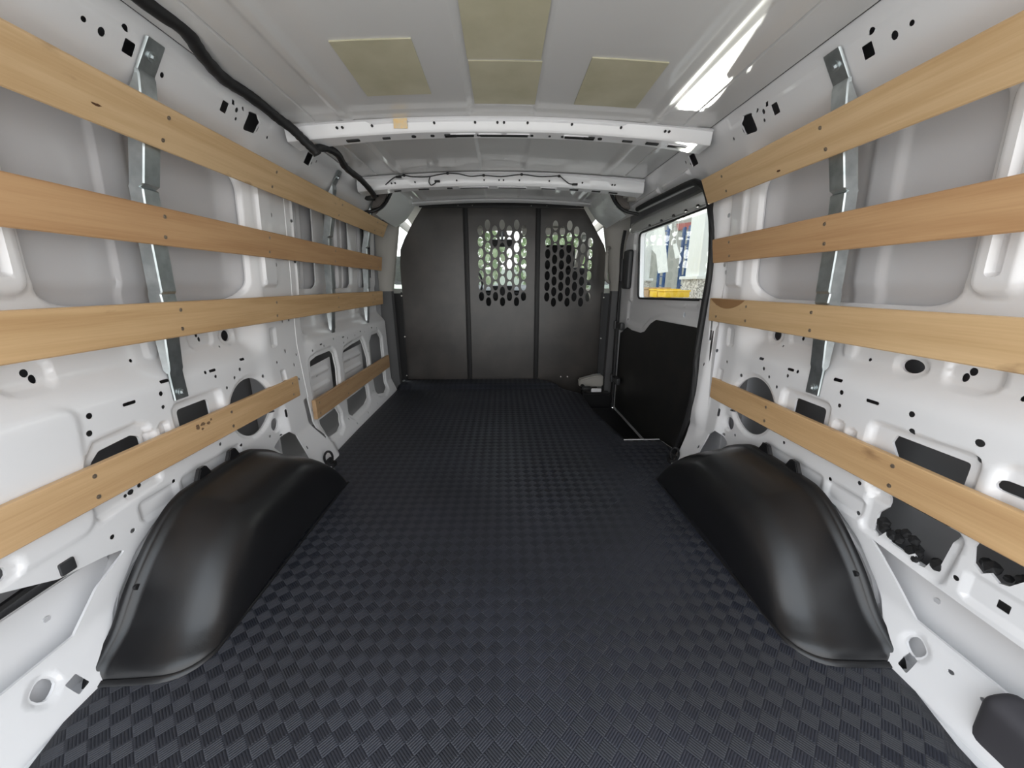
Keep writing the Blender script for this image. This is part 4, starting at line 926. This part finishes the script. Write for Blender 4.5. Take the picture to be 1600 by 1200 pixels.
for pts_, lab in (([(1012, 347), (1036, 338), (1043, 425), (1028, 427), (1025, 398), (1014, 385)], 'large white sheet hanging outside the side window'),
                  ([(1042, 340), (1049, 338), (1049, 360), (1045, 356)], 'small white rag highest outside the side window'),
                  ([(1051, 382), (1056, 380), (1063, 402), (1055, 404)], 'small white rag hanging low between the blue ladders')):
    q_ = [at(a, c_, 4.6) for a, c_ in pts_]; cy = sum(p[0] for p in q_)/len(q_); zt = max(p[1] for p in q_)
    t = empty('hanging_sheet', (4.6, cy, zt), lab, 'sheet', 'white cloths on the line')
    b = B(); b.prism([(a-cy, c_-zt) for a, c_ in q_], 'x', 0, .02, bev=.004); b.build('cloth', SHEETW, t, smooth=False)
    b = B(); 
    for p in q_[:2]: b.cyl((.01, p[0]-cy, p[1]-zt), (.01, p[0]-cy, max(zl-zt, p[1]-zt+.02)), .006, seg=6)
    b.build('string', SHEETW, t)
for a, lab in ((1036, 'blue ladder partly behind the white sheet'), (1070, 'blue ladder standing clear to the right of the sheet')):
    x = 5.6; y1, z1 = at(a, 355, x); y0, _ = at(a+9, 355, x); t = empty('blue_ladder', (x, (y0+y1)/2, gz), lab, 'ladder', 'blue ladders')
    w_ = abs(y1-y0)/2; H_ = z1-gz
    for s_ in (-1, 1): b = B(); b.box((0, s_*w_, H_/2), (.05, .16, H_), bev=.008); b.build('rail', BLUE, t)
    b = B()
    for k in range(int(H_/.3)): b.box((0, 0, .25+k*.3), (.04, w_*2, .04))
    b.build('rungs', BLUE, t)
slab('red_banner', 7.438, [(1057, 350), (1094, 345), (1095, 356), (1058, 360)], .06, REDP, 'dull red banner high outside the side window', 'banner')
def crate(a, c_, d, e, x, m, nm, label):
    y1, z1 = at(a, d, x); y0, _ = at(c_, d, x); z0 = at(a, e, x)[1]; t = empty(nm, (x, (y0+y1)/2, z0), label, 'crate'); w_ = abs(y1-y0); hh = abs(z1-z0)
    b = B(); b.box((0, 0, hh*.42), (.5, w_*.94, hh*.84), bev=.02); b.build('box_body', m, t); b = B(); b.box((0, 0, hh*.90), (.54, w_, hh*.2), bev=.015); b.build('lid', m, t); return y0, y1, z0
r1 = crate(1032, 1045, 451, 464, 3.6, YEL, 'yellow_crate', 'left yellow crate outside the side window')
r2 = crate(1045.5, 1060, 453, 464, 3.6, YEL, 'yellow_crate', 'right yellow crate outside the side window')
r3 = crate(1020, 1031, 449, 464, 3.6, CARD, 'cardboard_box', 'brown cardboard box left of the yellow crates')
y0, y1 = r2[0]-.6, r3[1]+.4; zt = min(r1[2], r2[2], r3[2])
t = empty('work_bench', (3.6, (y0+y1)/2, gz), 'grey work bench carrying the yellow crates outside', 'bench')
b = B(); b.box((0, 0, zt-gz-.03), (.8, y1-y0, .06), bev=.01); b.build('bench_top', STUCCO, t)
for dy in (-1, 1):
    for dx in (-1, 1): b = B(); b.box((dx*.35, dy*((y1-y0)/2-.1), (zt-gz)/2-.03), (.06, .06, zt-gz-.06)); b.build('leg', BLACK, t)
